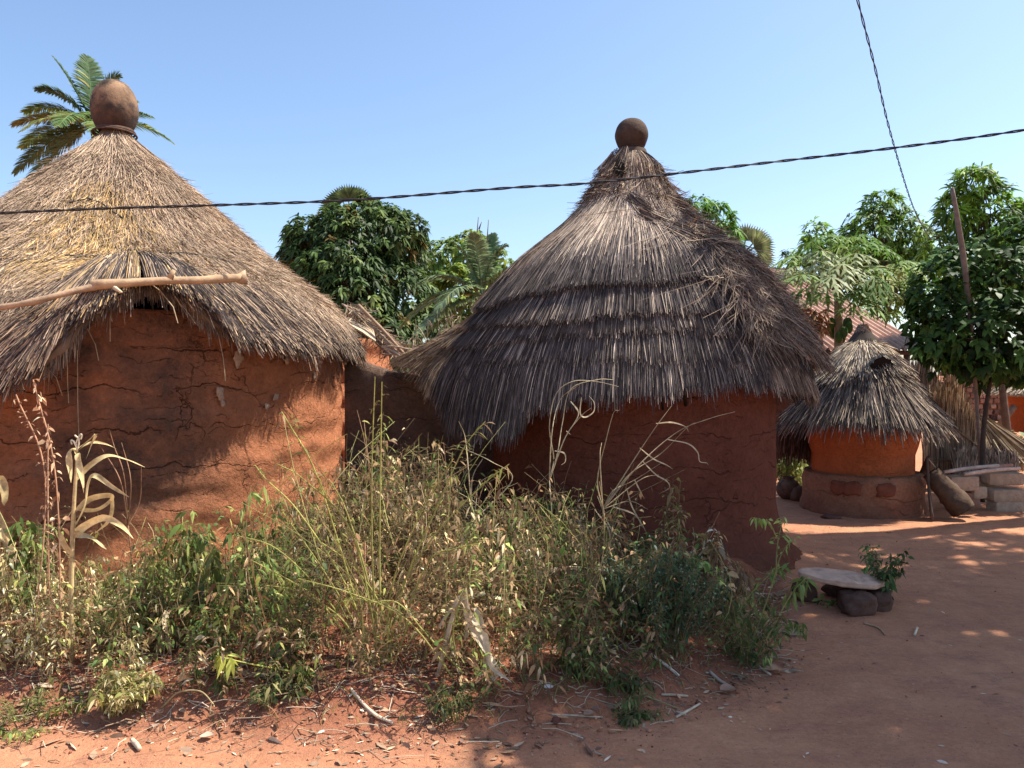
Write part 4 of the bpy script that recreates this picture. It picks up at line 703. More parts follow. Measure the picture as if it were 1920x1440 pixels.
for i, (x, l) in enumerate(((1885, 1), (1950, .0))):
    m = MB(); b0 = P(x-18, 806, 14.6); t0 = P(x+18, 762, 14.6); m.tube([b0, t0], [.07, .06], 8, (.25, .17, .12), rough=.3); m.build('leg', M_WOOD, rk)
m = MB()
for k in range(3): m.box((q[0], 15, .08+k*.14), (1.1-.1*k, 1.1-.1*k, .16), col=(.25, .13, .09), n=3, rough=.06, seed=k)
m.build('base', M_ROCK, rk)

# straw screen, conical straw stack, fallen straw
def straw_screen(name, pts, d, label, cat, n, cols, w=(.006, .012), lean=0., parent_loc=None, tie=True):
    (xa, ta, ba) = pts[0]; xs = [p[0] for p in pts]; m = MB(); x = R.uniform(xs[0], xs[-1], n); t = np.interp(x, xs, [p[1] for p in pts]); b_ = np.interp(x, xs, [p[2] for p in pts]); dd = d+R.uniform(-.08, .08, n)
    q0 = np.array([P(a, c, e) for a, c, e in zip(x, b_+R.normal(0, 4, n), dd)]); q1 = np.array([P(a+lean*(c1-c)+R.normal(0, 5), c+R.normal(0, 9), e) for a, c, c1, e in zip(x, t, b_, dd)])
    hf = R.uniform(0, .5, n)[:, None]; he = R.uniform(.75, 1.0, n)[:, None]; a0 = q0+(q1-q0)*hf; a1 = q0+(q1-q0)*he; U = np.linspace(0, 1, 4)[None, :, None]; Pt = a0[:, None]+(a1-a0)[:, None]*U+(R.normal(0, .02, (n, 1, 3))*U**2)
    m.ribbons(Pt, R.uniform(w[0], w[1], n), nrm(R.normal(0, .6, (n, 3))+np.array([0, -1, 0])), pal(n, cols))
    k = 16; xx = np.linspace(xs[0]+2, xs[-1]-2, k); tt = np.interp(xx, xs, [p[1] for p in pts])+12; bb = np.interp(xx, xs, [p[2] for p in pts]); G = np.array([[P(a, c, d+.06), P(a, e, d+.06)] for a, c, e in zip(xx, tt, bb)]); m.grid(G, (.12, .09, .06)); G2 = G+np.array([0, .06, 0]); m.grid(G2[::-1], (.12, .09, .06))
    if tie:
        for f in (.35, .75):
            m.tube([P(a, c+(e-c)*f, d-.1) for a, c, e in zip(xx[::5], tt[::5], bb[::5])], [.012, .012], 5, (.2, .13, .09))
    return tag(m.build(name, M_THATCH, loc=P((xs[0]+xs[-1])/2, pts[0][2], d)), label, cat)
STR = [(.42, .32, .21), (.34, .25, .16), (.24, .17, .12), (.5, .4, .27), (.14, .1, .08)]
straw_screen('straw_screen', [(1735, 745, 905), (1765, 722, 905), (1790, 738, 905), (1835, 790, 905)], 10.6, 'upright tied straw fence screen just right of the clay granary', 'straw screen', 3600, STR)
straw_screen('straw_screen', [(1772, 712, 860), (1782, 700, 860), (1812, 752, 860)], 11.3, 'taller straw fence panel with ragged peak behind the first straw screen', 'straw screen', 1400, STR)
straw_screen('straw_screen', [(1792, 850, 902), (1850, 850, 902), (1905, 860, 902)], 10.3, 'low strip of grey upright stalks behind the cement blocks', 'straw screen', 1900, [(.3, .25, .2), (.2, .16, .13), (.4, .33, .26)], tie=False)
straw_screen('straw_screen', [(1690, 690, 800), (1730, 680, 800), (1752, 700, 800), (1762, 720, 800)], 12.2, 'grey straw panel leaning in the shade under the citrus crown', 'straw screen', 1500, [(.26, .21, .17), (.17, .13, .1), (.36, .3, .23)])
m = MB(); n = 2600; ap = P(1830, 770, 10.9); a = R.uniform(-.25, 1.25, n); r0 = R.uniform(.1, 1, n); tip = np.array([P(1850+q*110, 885-20*abs(q-.5)+R.normal(0, 5), 10.7+R.normal(0, .15)) for q in a]); s0 = ap+(tip-ap)*(r0*.6)[:, None]; s1 = ap+(tip-ap)*np.minimum(r0*.6+.4, 1)[:, None]; U = np.linspace(0, 1, 4)[None, :, None]
m.ribbons(s0[:, None]+(s1-s0)[:, None]*U, R.uniform(.007, .013, n), nrm(R.normal(0, .6, (n, 3))+np.array([-.3, -1, .3])), pal(n, STR)); tag(m.build('straw_pile', M_THATCH, loc=P(1880, 885, 10.7)), 'slanting heap of fallen pale straw bundles at the right edge', 'straw heap')

# ---------------------------------------------------------------- blocks, poles, log
def thing1(name, m, mt, loc, label, cat, group=None, sm_=False): return tag(m.build(name, mt, loc=loc, smooth_=sm_), label, cat, group)
BL = 'cement blocks at the right edge'
for (px, py, d, sz, rz, lab) in ((1800, 905, 8.9, (.36, .2, .17), .1, 'pale cement block carrying the left ends of the white sticks'), (1880, 897, 9.1, (.42, .2, .15), -.06, 'upper cement block of the stack at the right edge'), (1885, 928, 9.0, (.40, .21, .15), -.02, 'middle cement block of the stack at the right edge'), (1890, 950, 9.0, (.42, .22, .15), .0, 'lowest cement block, on the ground at the right edge'), (1826, 922, 9.0, (.2, .2, .14), .3, 'short cement block piece supporting the pale left block'), (1836, 900, 9.3, (.3, .2, .14), -.2, 'sunlit cement block between the pale block and the stack')):
    q = P(px, py, d); m = MB(); m.box(q, sz, rz=rz, col=(.42, .31, .22), n=6, rough=.012, seed=px); thing1('cement_block', m, M_BLOCK, (q[0], q[1], q[2]-sz[2]/2), lab, 'block', BL)
q = P(1800, 934, 9.0); m = MB(); m.box(q, (.4, .22, .16), rz=.05, col=(.25, .15, .11), n=6, rough=.03, seed=5); thing1('cement_block', m, M_BLOCK, q-[0, 0, .08], 'reddish earth block on the ground under the pale block', 'block', BL)
for a, b_, lab in (((1770, 885, 8.85), (1872, 873, 9.0), 'upper pale peeled stick lying on the cement blocks'), ((1808, 889, 8.8), (1912, 878, 8.95), 'lower pale peeled stick lying on the cement blocks'), ((1850, 880, 9.1), (1898, 872, 9.15), 'short reddish stick behind the pale sticks on the blocks')):
    m = MB(); a = P(*a); b_ = P(*b_); m.tube([a, (a+b_)/2+[0, 0, .01], b_], [.022, .024, .02], 7, (.55, .42, .34) if 'pale' in lab.split()[1] else (.35, .2, .14), rough=.3); thing1('wooden_stick', m, M_WOOD, a, lab, 'stick', 'sticks on the cement blocks', True)
a = P(1745, 885, 8.5); b_ = gp(1808, 975, 8.2)+np.array([0, 0, .10]); m = MB(); m.tube([a, a*.6+b_*.4, a*.25+b_*.75, b_], [.09, .12, .135, .125], 18, (.11, .072, .05), rough=.7, seed=3)
thing1('log', m, M_BARK, b_, 'thick dark weathered log leaning against the granary base', 'log', None, True)
m = MB(); m.tube([P(1738, 858, 8.45), P(1741, 910, 8.4), P(1748, 975, 8.25)], [.014, .016, .018], 6, (.1, .07, .055), rough=.3); thing1('wooden_stick', m, M_WOOD, P(1748, 975, 8.25), 'thin dark stick propped upright between granary and leaning log', 'stick')
m = MB(); m.tube([P(1724, 905, 8.9), P(1738, 878, 8.9), P(1742, 858, 8.7)], [.05, .06, .03], 8, (.14, .08, .055), rough=.5); m.tube([P(1740, 860, 8.6), P(1755, 878, 8.5)], [.008, .006], 5, (.6, .5, .36)); thing1('wooden_stump', m, M_BARK, P(1724, 905, 8.9), 'short dark forked stump beside the granary bowl', 'stump', None, True)
# jars and stones behind the middle hut, left of the granary
q = gp(1478, 935, 9.8); rq = root('clay_jar', q, 'dark round clay jar on the ground left of the granary base', 'jar'); pot(rq, q, [(.08, 0), (.13, .06), (.15, .13), (.12, .21), (.07, .25), (.08, .28)], ((.12, .07, .05), (.15, .09, .06)), 'jar_body')
m = MB(); q = gp(1497, 938, 9.4); m.blob(q+[0, 0, .08], (.22, .2, .2), (.16, .1, .07), rough=.4, seed=4); thing1('rock', m, M_ROCK, q, 'rounded brown rock at the foot of the granary base', 'rock', None, True)
m = MB(); q = gp(1558, 972, 8.2); m.blob(q+[0, 0, .015], (.2, .14, .06), (.13, .06, .045), rough=.5, seed=8); thing1('rock', m, M_ROCK, q, 'small flat dark stone lying before the granary base', 'rock', None, True)

# the stone seat
def seat_slab():
    c = P(1580, 1083, 5.25); m = MB(); nu, nv = 72, 7; a = np.linspace(0, 2*PI, nu, endpoint=False); k = np.linspace(0, 1, 9)
    def outline(a): e = 1+.12*np.cos(2*a+.4)+.32*fbm(np.stack([np.cos(a)*2.2+3, np.sin(a)*2.2, a*0], -1), 5); return np.stack([.255*np.cos(a)*e, .17*np.sin(a)*e], -1)
    rings = []
    for kk in k: o = outline(a)*kk; rings.append(np.concatenate([o, (.022-.010*kk**4+.022*fbm(np.concatenate([o*12, o[:, :1]*0], 1), 4))[:, None]], 1))
    for zz, e in ((.008, 1.01), (-.004, .97), (-.014, 1.0), (-.026, .93), (-.03, .6), (-.03, 0.)): o = outline(a)*e*(1+.03*fbm(np.stack([np.cos(a)*5, np.sin(a)*5, a*0+zz*40], -1), 3))[:, None]; rings.append(np.concatenate([o, np.full((nu, 1), zz)], 1))
    G = np.stack(rings, 1); t = .10; G[..., 2] += G[..., 0]*-.09+G[..., 1]*.06; m.grid(G+c, (.62, .41, .29), close=True)
    thing1('stone_slab', m, M_STONE, c, 'pale flat stone slab laid on dark rocks as a low seat on the bare yard', 'stone slab', None, True)
seat_slab()
for (px, py, d, sz, sd, lab) in ((1607, 1122, 5.12, (.21, .18, .15), 1, 'dark rock propping the front of the pale slab'), (1648, 1118, 5.22, (.14, .15, .15), 6, 'small dark rock at the right end of the slab, sapling growing behind it'), (1508, 1106, 5.42, (.14, .2, .13), 11, 'dark rock under the left end of the pale slab'), (1590, 1092, 5.5, (.3, .16, .15), 15, 'shaded rock hidden under the back of the pale slab')):
    q = P(px, py, d); q[2] = gz(q[0], q[1])+sz[2]*.4; m = MB(); m.blob(q, sz, (.13, .07, .05), rough=.7, seed=sd, flat=4.5); thing1('rock', m, M_ROCK, q-[0, 0, sz[2]*.4], lab, 'rock', 'rocks under the stone slab', True)

# ---------------------------------------------------------------- cables
def cable(name, pts, r, label, pitch=.11, gap=1.0):
    q = smooth(np.array([P(*p) for p in pts]), 60); s = np.concatenate([[0], np.cumsum(np.linalg.norm(np.diff(q, axis=0), axis=1))]); ss = np.arange(0, s[-1], .012); q = np.stack([np.interp(ss, s, q[:, i]) for i in range(3)], -1)
    T = nrm(np.gradient(q, axis=0)); U = nrm(np.cross(T, [0, 0, 1.])); V = np.cross(T, U); rt = root(name, q[0], label, 'cable')
    for k in (0, PI):
        a = ss*2*PI/pitch/2+k+.6*np.sin(ss*1.7); m = MB(); m.tubes((q+gap*r*(U*np.cos(a)[:, None]+V*np.sin(a)[:, None]))[None], np.full((1, len(ss)), r), 5, (.02, .018, .018)); m.build('wire', M_CABLE, rt, smooth_=True)
cable('power_cable', [(-900, 425, 5.0), (-200, 413, 5.0), (0, 400, 5.), (200, 391, 5.), (400, 385, 5.), (660, 375, 5.), (960, 352, 5.), (1120, 342, 5.), (1440, 305, 5.), (1680, 277, 5.), (1920, 244, 5.), (2300, 180, 5.), (3200, 10, 5.)], .0052, 'black twisted pair cable crossing the whole picture in front of both huts', pitch=.16)
cable('power_cable', [(1560, -200, 5.2), (1608, 0, 5.6), (1640, 125, 6.2), (1667, 240, 7.0), (1702, 360, 8.6), (1722, 410, 10), (1745, 450, 12)], .0042, 'black twisted cable dropping steeply from the top edge towards the right trees', pitch=.2, gap=1.4)

# ---------------------------------------------------------------- weeds in front of the huts
GREENW = [(.14, .21, .05), (.20, .27, .07), (.09, .15, .04), (.29, .34, .10)]
OLIVE = [(.32, .33, .09), (.42, .40, .13), (.21, .23, .06)]
DRYW = [(.33, .20, .10), (.45, .30, .15), (.21, .12, .065), (.60, .47, .28)]
GOLD = [(.64, .52, .26), (.54, .40, .18), (.72, .62, .36)]
STEMC = [(.26, .22, .10), (.3, .2, .12), (.2, .22, .08)]
def stems(m, base, tip, r0, sag=0., col=None, K=7, wig=.02):
    """bundle of slightly bent stems; returns their centre lines"""
    n = len(base); U = np.linspace(0, 1, K)[None, :, None]; q = base[:, None]+(tip-base)[:, None]*U
    q = q+R.normal(0, 1, (n, 1, 3))*np.array([1, 1, .3])*wig*np.sin(PI*U)*np.linalg.norm(tip-base, axis=1)[:, None, None]*3+R.normal(0, .003, q.shape)*U
    q[..., 2] -= np.reshape(sag, (-1, 1))*(U[..., 0]**2)
    m.tubes(q, np.reshape(r0, (-1, 1))*np.linspace(1, .45, K)[None]*np.ones((n, 1)), 3, col if col is not None else pal(n, STEMC)); return q
def leafage(m, q, per, length, width, cols, cw=None, lo=.2, reach=.06, droop=.6, down=.9, twig=None, vary=.35):
    """leaves on short stalks along the centre lines q (N,K,3)"""
    n, K = q.shape[:2]; t = R.uniform(lo, 1, (n, per)); ii = np.minimum((t*(K-1)).astype(int), K-2); f = (t*(K-1)-ii)[..., None]; i = np.arange(n)[:, None]
    b = (q[i, ii]*(1-f)+q[i, ii+1]*f).reshape(-1, 3); N_ = len(b); a = R.uniform(0, 2*PI, N_); d = nrm(np.stack([np.cos(a), np.sin(a), R.uniform(-.2, .6, N_)], -1))
    rch = R.uniform(.1, 1, N_)*np.repeat(np.broadcast_to(np.reshape(reach, (-1, 1)), (n, 1)), per); b2 = b+d*rch[:, None]
    if twig is not None: m_, c_ = twig; U = np.linspace(0, 1, 3)[None, :, None]; m_.tubes(b[:, None]+(b2-b)[:, None]*U, np.full(N_, .0012), 3, c_)
    dd = nrm(d*.8+np.repeat(R.uniform(-.3, 1.3, n), per)[:, None]*np.array([0, 0, -down])+R.normal(0, .45, (N_, 3))); L0 = np.minimum(R.uniform(length[0], length[1], N_)*np.repeat(np.exp(R.normal(0, vary, n)), per), length[1]*1.35)
    leaves(m, b2, dd, R.normal(0, .6, (N_, 3))+np.array([0, 0, .7]), L0, L0*R.uniform(width[0], width[1], N_), np.clip(pal(N_, cols, cw)*np.repeat(np.exp(R.normal(0, .28, (n, 1))), per, 0), .01, .9), droop, K=4, prof=(.15, 1, .75, .05))
TPX = [-300, 0, 60, 120, 200, 300, 400, 470, 530, 580, 640, 700, 760, 830, 862, 900, 950, 1040, 1120, 1165, 1230, 1300, 1340, 1400, 1450, 1500, 1560]
TPY = [960, 975, 965, 990, 985, 950, 985, 985, 930, 850, 830, 810, 825, 830, 930, 965, 900, 885, 900, 990, 985, 970, 1010, 1070, 1110, 1160, 1200]
def bed_points(n, xr=(-3.6, 2.3), yr=(3.2, 7.2), smin=.22):
    out = []
    while sum(map(len, out)) < n:
        x = R.uniform(*xr, 4000); y = R.uniform(*yr, 4000); s = y-np.interp(x, TX, TY); ok = (s > smin)&(np.hypot(x-CL[0], y-CL[1]) > 2.02)&(np.hypot(x-CM[0], y-CM[1]) > 1.52)&(y < 6.6)&(np.abs(x/y) < .75)&~((x > 1.55)&(y > 5.4))
        out.append(np.stack([x, y, s], -1)[ok])
    return np.vstack(out)[:n]
def px_of(x, y): return 960+F*x/y
def weeds(n, per, xf, cols, cw, length, width, mst, mlf, hk=(.45, 1.), smin=.24, reach=.09, stemcol=None, droop=.6, lo=.15):
    b = bed_points(int(n*3.5), smin=smin); px = px_of(b[:, 0], b[:, 1]); keep = R.uniform(0, 1, len(b)) < xf(px); b = b[keep][:n]; px = px[keep][:n]; k = len(b)
    zt_ = EYE-(np.interp(px, TPX, TPY)-700)/F*b[:, 1]; gz_ = gh(b[:, 0], b[:, 1]); hm = np.minimum(zt_-gz_, .16+.95*b[:, 2]); pn = vnoise(np.stack([b[:, 0]*2.6, b[:, 1]*2.6, b[:, 0]*0+reach*90], -1)); h = np.clip(hm, .06, 2)*(hk[0]+(hk[1]-hk[0])*sm(.15, .8, pn))*R.uniform(.7, 1.12, k)
    base = np.stack([b[:, 0], b[:, 1], gz_-.01], -1); tip = base+np.stack([R.normal(0, .2, k)*h*1.4, R.normal(-.03, .13, k)*h*1.4, h], -1)
    q = stems(mst, base, tip, np.full(k, .0028), .02, pal(k, stemcol or STEMC)); leafage(mlf, q, per, length, width, cols, cw, reach=np.clip(h*.28, .03, reach), lo=lo, droop=droop, twig=(mst, (.22, .18, .09)))
bump_ = lambda a, b_, w=60: (lambda px: sm(a-w, a+w, px)*(1-sm(b_-w, b_+w, px)))
m = MB()
weeds(270, 40, bump_(190, 600), GREENW+OLIVE+DRYW, [4, 3, 4, 1, 1, .5, 1, 1, .5, 1, .2], (.018, .042), (.32, .5), m, m, hk=(.4, .95), reach=.10)
weeds(185, 36, bump_(880, 1560), GREENW+DRYW, [4, 3, 4, 1, 2, 1.2, 2, .5], (.018, .038), (.3, .5), m, m, hk=(.4, .92), reach=.09)
weeds(80, 26, lambda p: .3+0*p, GREENW+OLIVE, None, (.02, .04), (.35, .55), m, m, hk=(.2, .6), smin=.12)
tag(m.build('leafy_undergrowth', M_LEAF), kind='stuff', label='tangled green weeds growing along the foot of both huts')
m = MB()
weeds(270, 44, bump_(510, 880, 50), DRYW+OLIVE, [5, 4, 4, 2, 1, .6, 1], (.014, .036), (.22, .5), m, m, hk=(.5, 1.), reach=.12)
weeds(165, 36, bump_(850, 1200, 50), DRYW+GREENW, [5, 4, 4, 2, 1, 1, 1, 1], (.016, .04), (.3, .5), m, m, hk=(.45, .95), reach=.1)
weeds(300, 40, bump_(-400, 300, 60), GOLD+OLIVE+DRYW, [5, 4, 4, 1.5, 1.5, 1, 1, 1, 1, .5], (.014, .034), (.25, .45), m, m, hk=(.4, .95), reach=.1, stemcol=[(.5, .38, .2), (.36, .25, .13)])
weeds(100, 20, lambda p: .35+0*p, DRYW, None, (.03, .06), (.3, .5), m, m, hk=(.25, .8), smin=.15)
b = bed_points(260, smin=.3); px = px_of(b[:, 0], b[:, 1]); g_ = gh(b[:, 0], b[:, 1]); h = np.clip(EYE-(np.interp(px, TPX, TPY)-715)/F*b[:, 1]-g_, .2, 1.4)*R.uniform(.6, 1.12, 260); base = np.stack([b[:, 0], b[:, 1], g_], -1)
q = stems(m, base, base+np.stack([R.normal(0, .3, 260)*h, R.normal(-.1, .2, 260)*h, h], -1), np.full(260, .0034), R.uniform(0, .1, 260), pal(260, [(.55, .44, .24), (.42, .3, .15), (.5, .48, .18), (.34, .2, .11)]), wig=.05); leafage(m, q, 5, (.02, .05), (.1, .25), DRYW+OLIVE, lo=.5, reach=.03)
tag(m.build('dry_undergrowth', M_DRY), kind='stuff', label='withered brown and golden weeds standing between the huts and the yard')

# loose grass, twigs and fallen leaves along the bank
m = MB(); n = 4200; x = R.uniform(-3.2, 2.2, n); e = np.interp(x, TX, TY); y = e+R.normal(.28, .26, n); z = gh(x, y)+.004; a = R.uniform(0, 2*PI, n); L0 = np.exp(R.normal(-3.75, .6, n)); d = np.stack([np.cos(a), np.sin(a), R.uniform(-.05, .25, n)], -1)
leaves(m, np.stack([x, y, z], -1), d, R.normal(0, .5, (n, 3))+[0, 0, 1], L0, L0*R.uniform(.1, .5, n), pal(n, [(.45, .33, .22), (.3, .2, .13), (.6, .5, .38), (.2, .12, .09), (.5, .3, .17)], [4, 4, 1.6, 3, 2]), .05)
n = 700; x = R.uniform(-3, 4.5, n); y = R.uniform(2.8, 8, n); L0 = np.exp(R.normal(-4.0, .5, n)); a = R.uniform(0, 2*PI, n); leaves(m, np.stack([x, y, gh(x, y)+.004], -1), np.stack([np.cos(a), np.sin(a), .1+0*a], -1), R.normal(0, .4, (n, 3))+[0, 0, 1], L0, L0*.35, pal(n, [(.45, .33, .22), (.2, .12, .09), (.6, .48, .36)]), .05)
n = 700; x = R.uniform(-3.2, 2.2, n); e = np.interp(x, TX, TY); y = e+R.normal(.3, .22, n); z = gh(x, y)+.006; a = R.uniform(0, 2*PI, n); L0 = R.uniform(.05, .22, n); U = np.linspace(0, 1, 4)[None, :, None]
p0 = np.stack([x, y, z], -1); q = p0[:, None]+np.stack([np.cos(a), np.sin(a)*.7, R.uniform(0, .12, n)], -1)[:, None]*L0[:, None, None]*U+R.normal(0, .006, (n, 4, 3)); q[..., 2] = np.maximum(q[..., 2], gh(q[..., 0], q[..., 1])+.003); m.tubes(q, R.uniform(.0012, .003, n), 3, pal(n, [(.42, .31, .2), (.28, .19, .13), (.55, .45, .33)]))
tag(m.build('leaf_litter', M_LITTER), kind='stuff', label='fallen dry leaves and twigs strewn along the earth bank')
m = MB(); n = 2200; x = R.uniform(-3, 4.5, n); e = np.interp(x, TX, TY); k = R.uniform(0, 1, n) < .72; x = np.where(k, R.uniform(-3, 1.8, n), x); e = np.interp(x, TX, TY); y = np.where(k, e+R.normal(.1, .2, n), R.uniform(2.9, 8, n)); z = gh(x, y); s_ = np.exp(R.normal(-5.4, .5, n))
oc = nrm(np.array([(1, 0, 0), (0, 1, 0), (-1, 0, 0), (0, -1, 0), (0, 0, 1), (0, 0, -1)], float)); v = np.stack([x, y, z+s_*.3], -1)[:, None]+(oc[None]*R.uniform(.6, 1.2, (n, 6, 3))+R.normal(0, .15, (n, 6, 3)))*s_[:, None, None]
tr = np.array([(0, 1, 4), (1, 2, 4), (2, 3, 4), (3, 0, 4), (1, 0, 5), (2, 1, 5), (3, 2, 5), (0, 3, 5)]); m.add(v, t=(tr[None]+np.arange(n)[:, None, None]*6), col=np.repeat(pal(n, [(.38, .17, .10), (.27, .11, .07), (.46, .22, .13), (.5, .36, .26)], [4, 3, 3, .4]), 6, 0))
tag(m.build('earth_crumbs', M_LITTER), kind='stuff', label='small crumbs of red earth and grit')
m = MB(); n = 2600; b = bed_points(n, smin=.08); z = gh(b[:, 0], b[:, 1]); h = R.uniform(.05, .2, n); p0 = np.stack([b[:, 0], b[:, 1], z], -1); a = R.uniform(0, 2*PI, n); d = np.stack([np.cos(a)*.5, np.sin(a)*.5, 1+0*a], -1)
leaves(m, p0, d, R.normal(0, 1, (n, 3)), h, np.full(n, .004), pal(n, OLIVE+GREENW+DRYW), .5, K=5, prof=(.8, 1, .7, .1)); tag(m.build('short_grass', M_LEAF), kind='stuff', label='short mixed grass between the weeds')

WG = 'single weeds rising from the undergrowth'
def poly_plant(name, base_px, polys, label, cat, d, stemcol, r0=.004, leaf=None, group=None, spread=.15):
    """a plant whose main stems follow the photographed lines, each at its own depth"""
    b0 = gp(*base_px, d); rt = root(name, b0, label, cat, group); ms = MB(); ml = MB()
    for i, pl in enumerate(polys):
        dd = b0[1]+np.linspace(0, 1, len(pl))*R.uniform(-spread, spread)
        q = np.array([P(a, c, e) for (a, c), e in zip(pl, dd)]); q[0, 2] = max(q[0, 2], gz(q[0, 0], q[0, 1])-.01) if pl[0][1] > 1150 else q[0, 2]
        q = smooth(q, 6); c = np.array(stemcol)*R.uniform(.8, 1.2); ms.tubes(q[None], (r0*np.linspace(1, .4, len(q)))[None], 5, tuple(c))
        if leaf: leafage(ml, q[None][:, ::1], leaf['n'], leaf['l'], leaf['w'], leaf['c'], leaf.get('cw'), lo=leaf.get('lo', .3), reach=leaf.get('reach', .04), droop=leaf.get('droop', .5), twig=(ms, tuple(np.array(stemcol)*.8)))
    ms.build('stem', M_DRY, rt, smooth_=True)
    if leaf: ml.build('foliage', leaf.get('m', M_LEAF), rt)
    return rt
YG = (.38, .36, .11)
poly_plant('spreading_shrub', (705, 1245), [
    [(700, 1240), (665, 1120), (620, 970), (585, 870), (545, 800), (528, 772)], [(708, 1240), (690, 1120), (640, 1000), (600, 905), (585, 880)], [(715, 1240), (700, 1100), (697, 900), (703, 706)], [(722, 1240), (712, 1080), (714, 850), (716, 716)],
    [(725, 1238), (760, 1090), (820, 950), (870, 840), (910, 790)], [(730, 1240), (800, 1060), (850, 1030), (900, 1019)], [(695, 1245), (610, 1120), (520, 1030), (440, 1003)], [(690, 1245), (600, 1130), (545, 1090), (470, 1050)],
    [(688, 1245), (640, 1160), (560, 1110), (500, 1098)], [(718, 1240), (690, 1090), (650, 960), (622, 905)], [(700, 1240), (650, 1100), (560, 960), (500, 900), (478, 872)], [(725, 1240), (735, 1100), (790, 960), (850, 860)], [(715, 1240), (660, 1000), (570, 900), (520, 870)],
    [(735, 1240), (720, 1150), (660, 1060), (560, 990)], [(740, 1242), (760, 1160), (690, 1125), (640, 1127)], [(705, 1243), (655, 1150), (600, 1060), (530, 960)], [(728, 1243), (740, 1130), (810, 1010), (905, 910), (955, 870)]],
    'big spreading shrub of bare yellow-green stems in the middle of the weeds', 'shrub', 4.0, YG, .0058, dict(n=22, l=(.02, .045), w=(.12, .22), c=OLIVE+DRYW[:2], lo=.45, reach=.03))
poly_plant('trailing_stem', (690, 1262), [[(690, 1262), (640, 1280), (560, 1262), (470, 1245), (405, 1230)], [(585, 1270), (540, 1300), (515, 1318)], [(600, 1272), (560, 1258), (525, 1248)]], 'bright yellow-green stem trailing left over the red bank', 'stem', 3.6, (.5, .5, .12), .0065, dict(n=12, l=(.03, .05), w=(.3, .5), c=[(.42, .45, .1)], lo=.85, reach=.02))
poly_plant('dead_runner', (245, 1325), [[(245, 1330), (285, 1340), (310, 1320), (335, 1298), (375, 1296), (398, 1318), (402, 1326)]], 'bent bare yellowish runner lying on the bank left of centre', 'stem', 3.6, (.45, .36, .18), .006)
poly_plant('arching_weed', (870, 1300), [[(868, 1262), (800, 1190), (745, 1130), (690, 1128), (655, 1095)], [(850, 1270), (760, 1160), (650, 1110), (560, 1085)], [(860, 1250), (850, 1180), (880, 1090), (960, 1040)], [(850, 1280), (842, 1330), (850, 1390), (865, 1405)], [(798, 1280), (830, 1330), (846, 1370)]], 'arching yellow-green weed at the right of the spreading shrub', 'weed', 3.7, YG, .0045, dict(n=40, l=(.025, .05), w=(.2, .35), c=OLIVE+GREENW, lo=.2, reach=.04))
# dry brown seed stalks
for i, (bx, by, pl, lab) in enumerate(((165, 1250, [(165, 1250), (168, 1180), (172, 1070)], 'brown seedy stalk at the foot of the pale maize stalk'), (672, 1240, [(672, 1240), (668, 1130), (660, 1000)], 'left of two russet seed stalks in the middle of the spreading shrub'), (690, 1240, [(690, 1240), (686, 1130), (684, 1015)], 'right of two russet seed stalks in the middle of the spreading shrub'), (60, 1235, [(60, 1235), (85, 900), (30, 740)], 'thin reddish stalk with seed heads before the left wall, leftmost'), (110, 1240, [(115, 1240), (105, 900), (62, 712)], 'thin reddish stalk with seed heads crossing the drooping left eave'), (95, 1235, [(95, 1235), (90, 980), (90, 795)], 'short reddish seed stalk between the two tall ones at left'))):
    b0 = gp(bx, by, 4); rt = root('seed_stalk', b0, lab, 'weed', WG); ms = MB(); ml = MB(); q = smooth(np.array([P(a, c, b0[1]+.1*k) for k, (a, c) in enumerate(pl)]), 8)[None]; q[0, 0, 2] = gz(q[0, 0, 0], q[0, 0, 1]); ms.tubes(q, np.full((1, q.shape[1]), .004), 4, (.48, .27, .16)); big = i in (1, 2)
    leafage(ml, q, 150 if big or i == 0 else 60, (.008, .028), (.4, .8), [(.5, .3, .17), (.6, .42, .26), (.35, .2, .12)], lo=.15, reach=.035 if big else .025, twig=(ms, (.35, .22, .14))); ms.build('stem', M_DRY, rt); ml.build('seed_heads', M_DRY, rt)['kind'] = 'stuff'

def blade_plant(name, base_px, d, stem, blades, label, cat, col, w=.03, stem_r=.012, tassel=None):
    """dead maize: a jointed stalk and long bent blades drawn at their own depths"""
    b0 = gp(*base_px, d); rt = root(name, b0, label, cat); m = MB()
    if stem:
        q = np.array([P(a, c, b0[1]) for a, c in stem]); q[0, 2] = gz(q[0, 0], q[0, 1])-.01; m.tube(q, [stem_r, stem_r*.9, stem_r*.5], 8, col, rough=.25); m.build('stalk', M_DRY, rt, smooth_=True)
    for bl, ww, dz in blades:
        q = smooth(np.array([P(a, c, b0[1]+dz*k/len(bl)) for k, (a, c) in enumerate(bl)]), 8); K = len(q); t = np.linspace(0, 1, K); wd = ww*np.interp(t, [0, .15, .5, .85, 1], [.45, 1, .9, .5, .05]); m = MB()
        T = nrm(np.gradient(q, axis=0)); sd = nrm(np.cross(T, np.array([.2, -.75, .6]))); rl_ = .9*np.sin(t*5+R.uniform(0, 6))+R.normal(0, .3); up = nrm(np.cross(sd, T)); sd2 = sd*np.cos(rl_)[:, None]+up*np.sin(rl_)[:, None]; fold = up*np.cos(rl_)[:, None]-sd*np.sin(rl_)[:, None]
        G = np.stack([q-sd2*wd[:, None]/2+fold*wd[:, None]*.22, q, q+sd2*wd[:, None]/2+fold*wd[:, None]*.22], 1); c_ = np.array(col)*R.uniform(.85, 1.15); m.grid(G, tuple(c_)); m.build('blade', M_DRY, rt, smooth_=True)
    if tassel:
        m = MB()
        for tp in tassel: m.tube([P(a, c, b0[1]) for a, c in tp], [.004, .004], 5, (.75, .68, .5)); 
        m.build('tassel', M_DRY, rt)
    return rt
MZ = (.60, .47, .24)
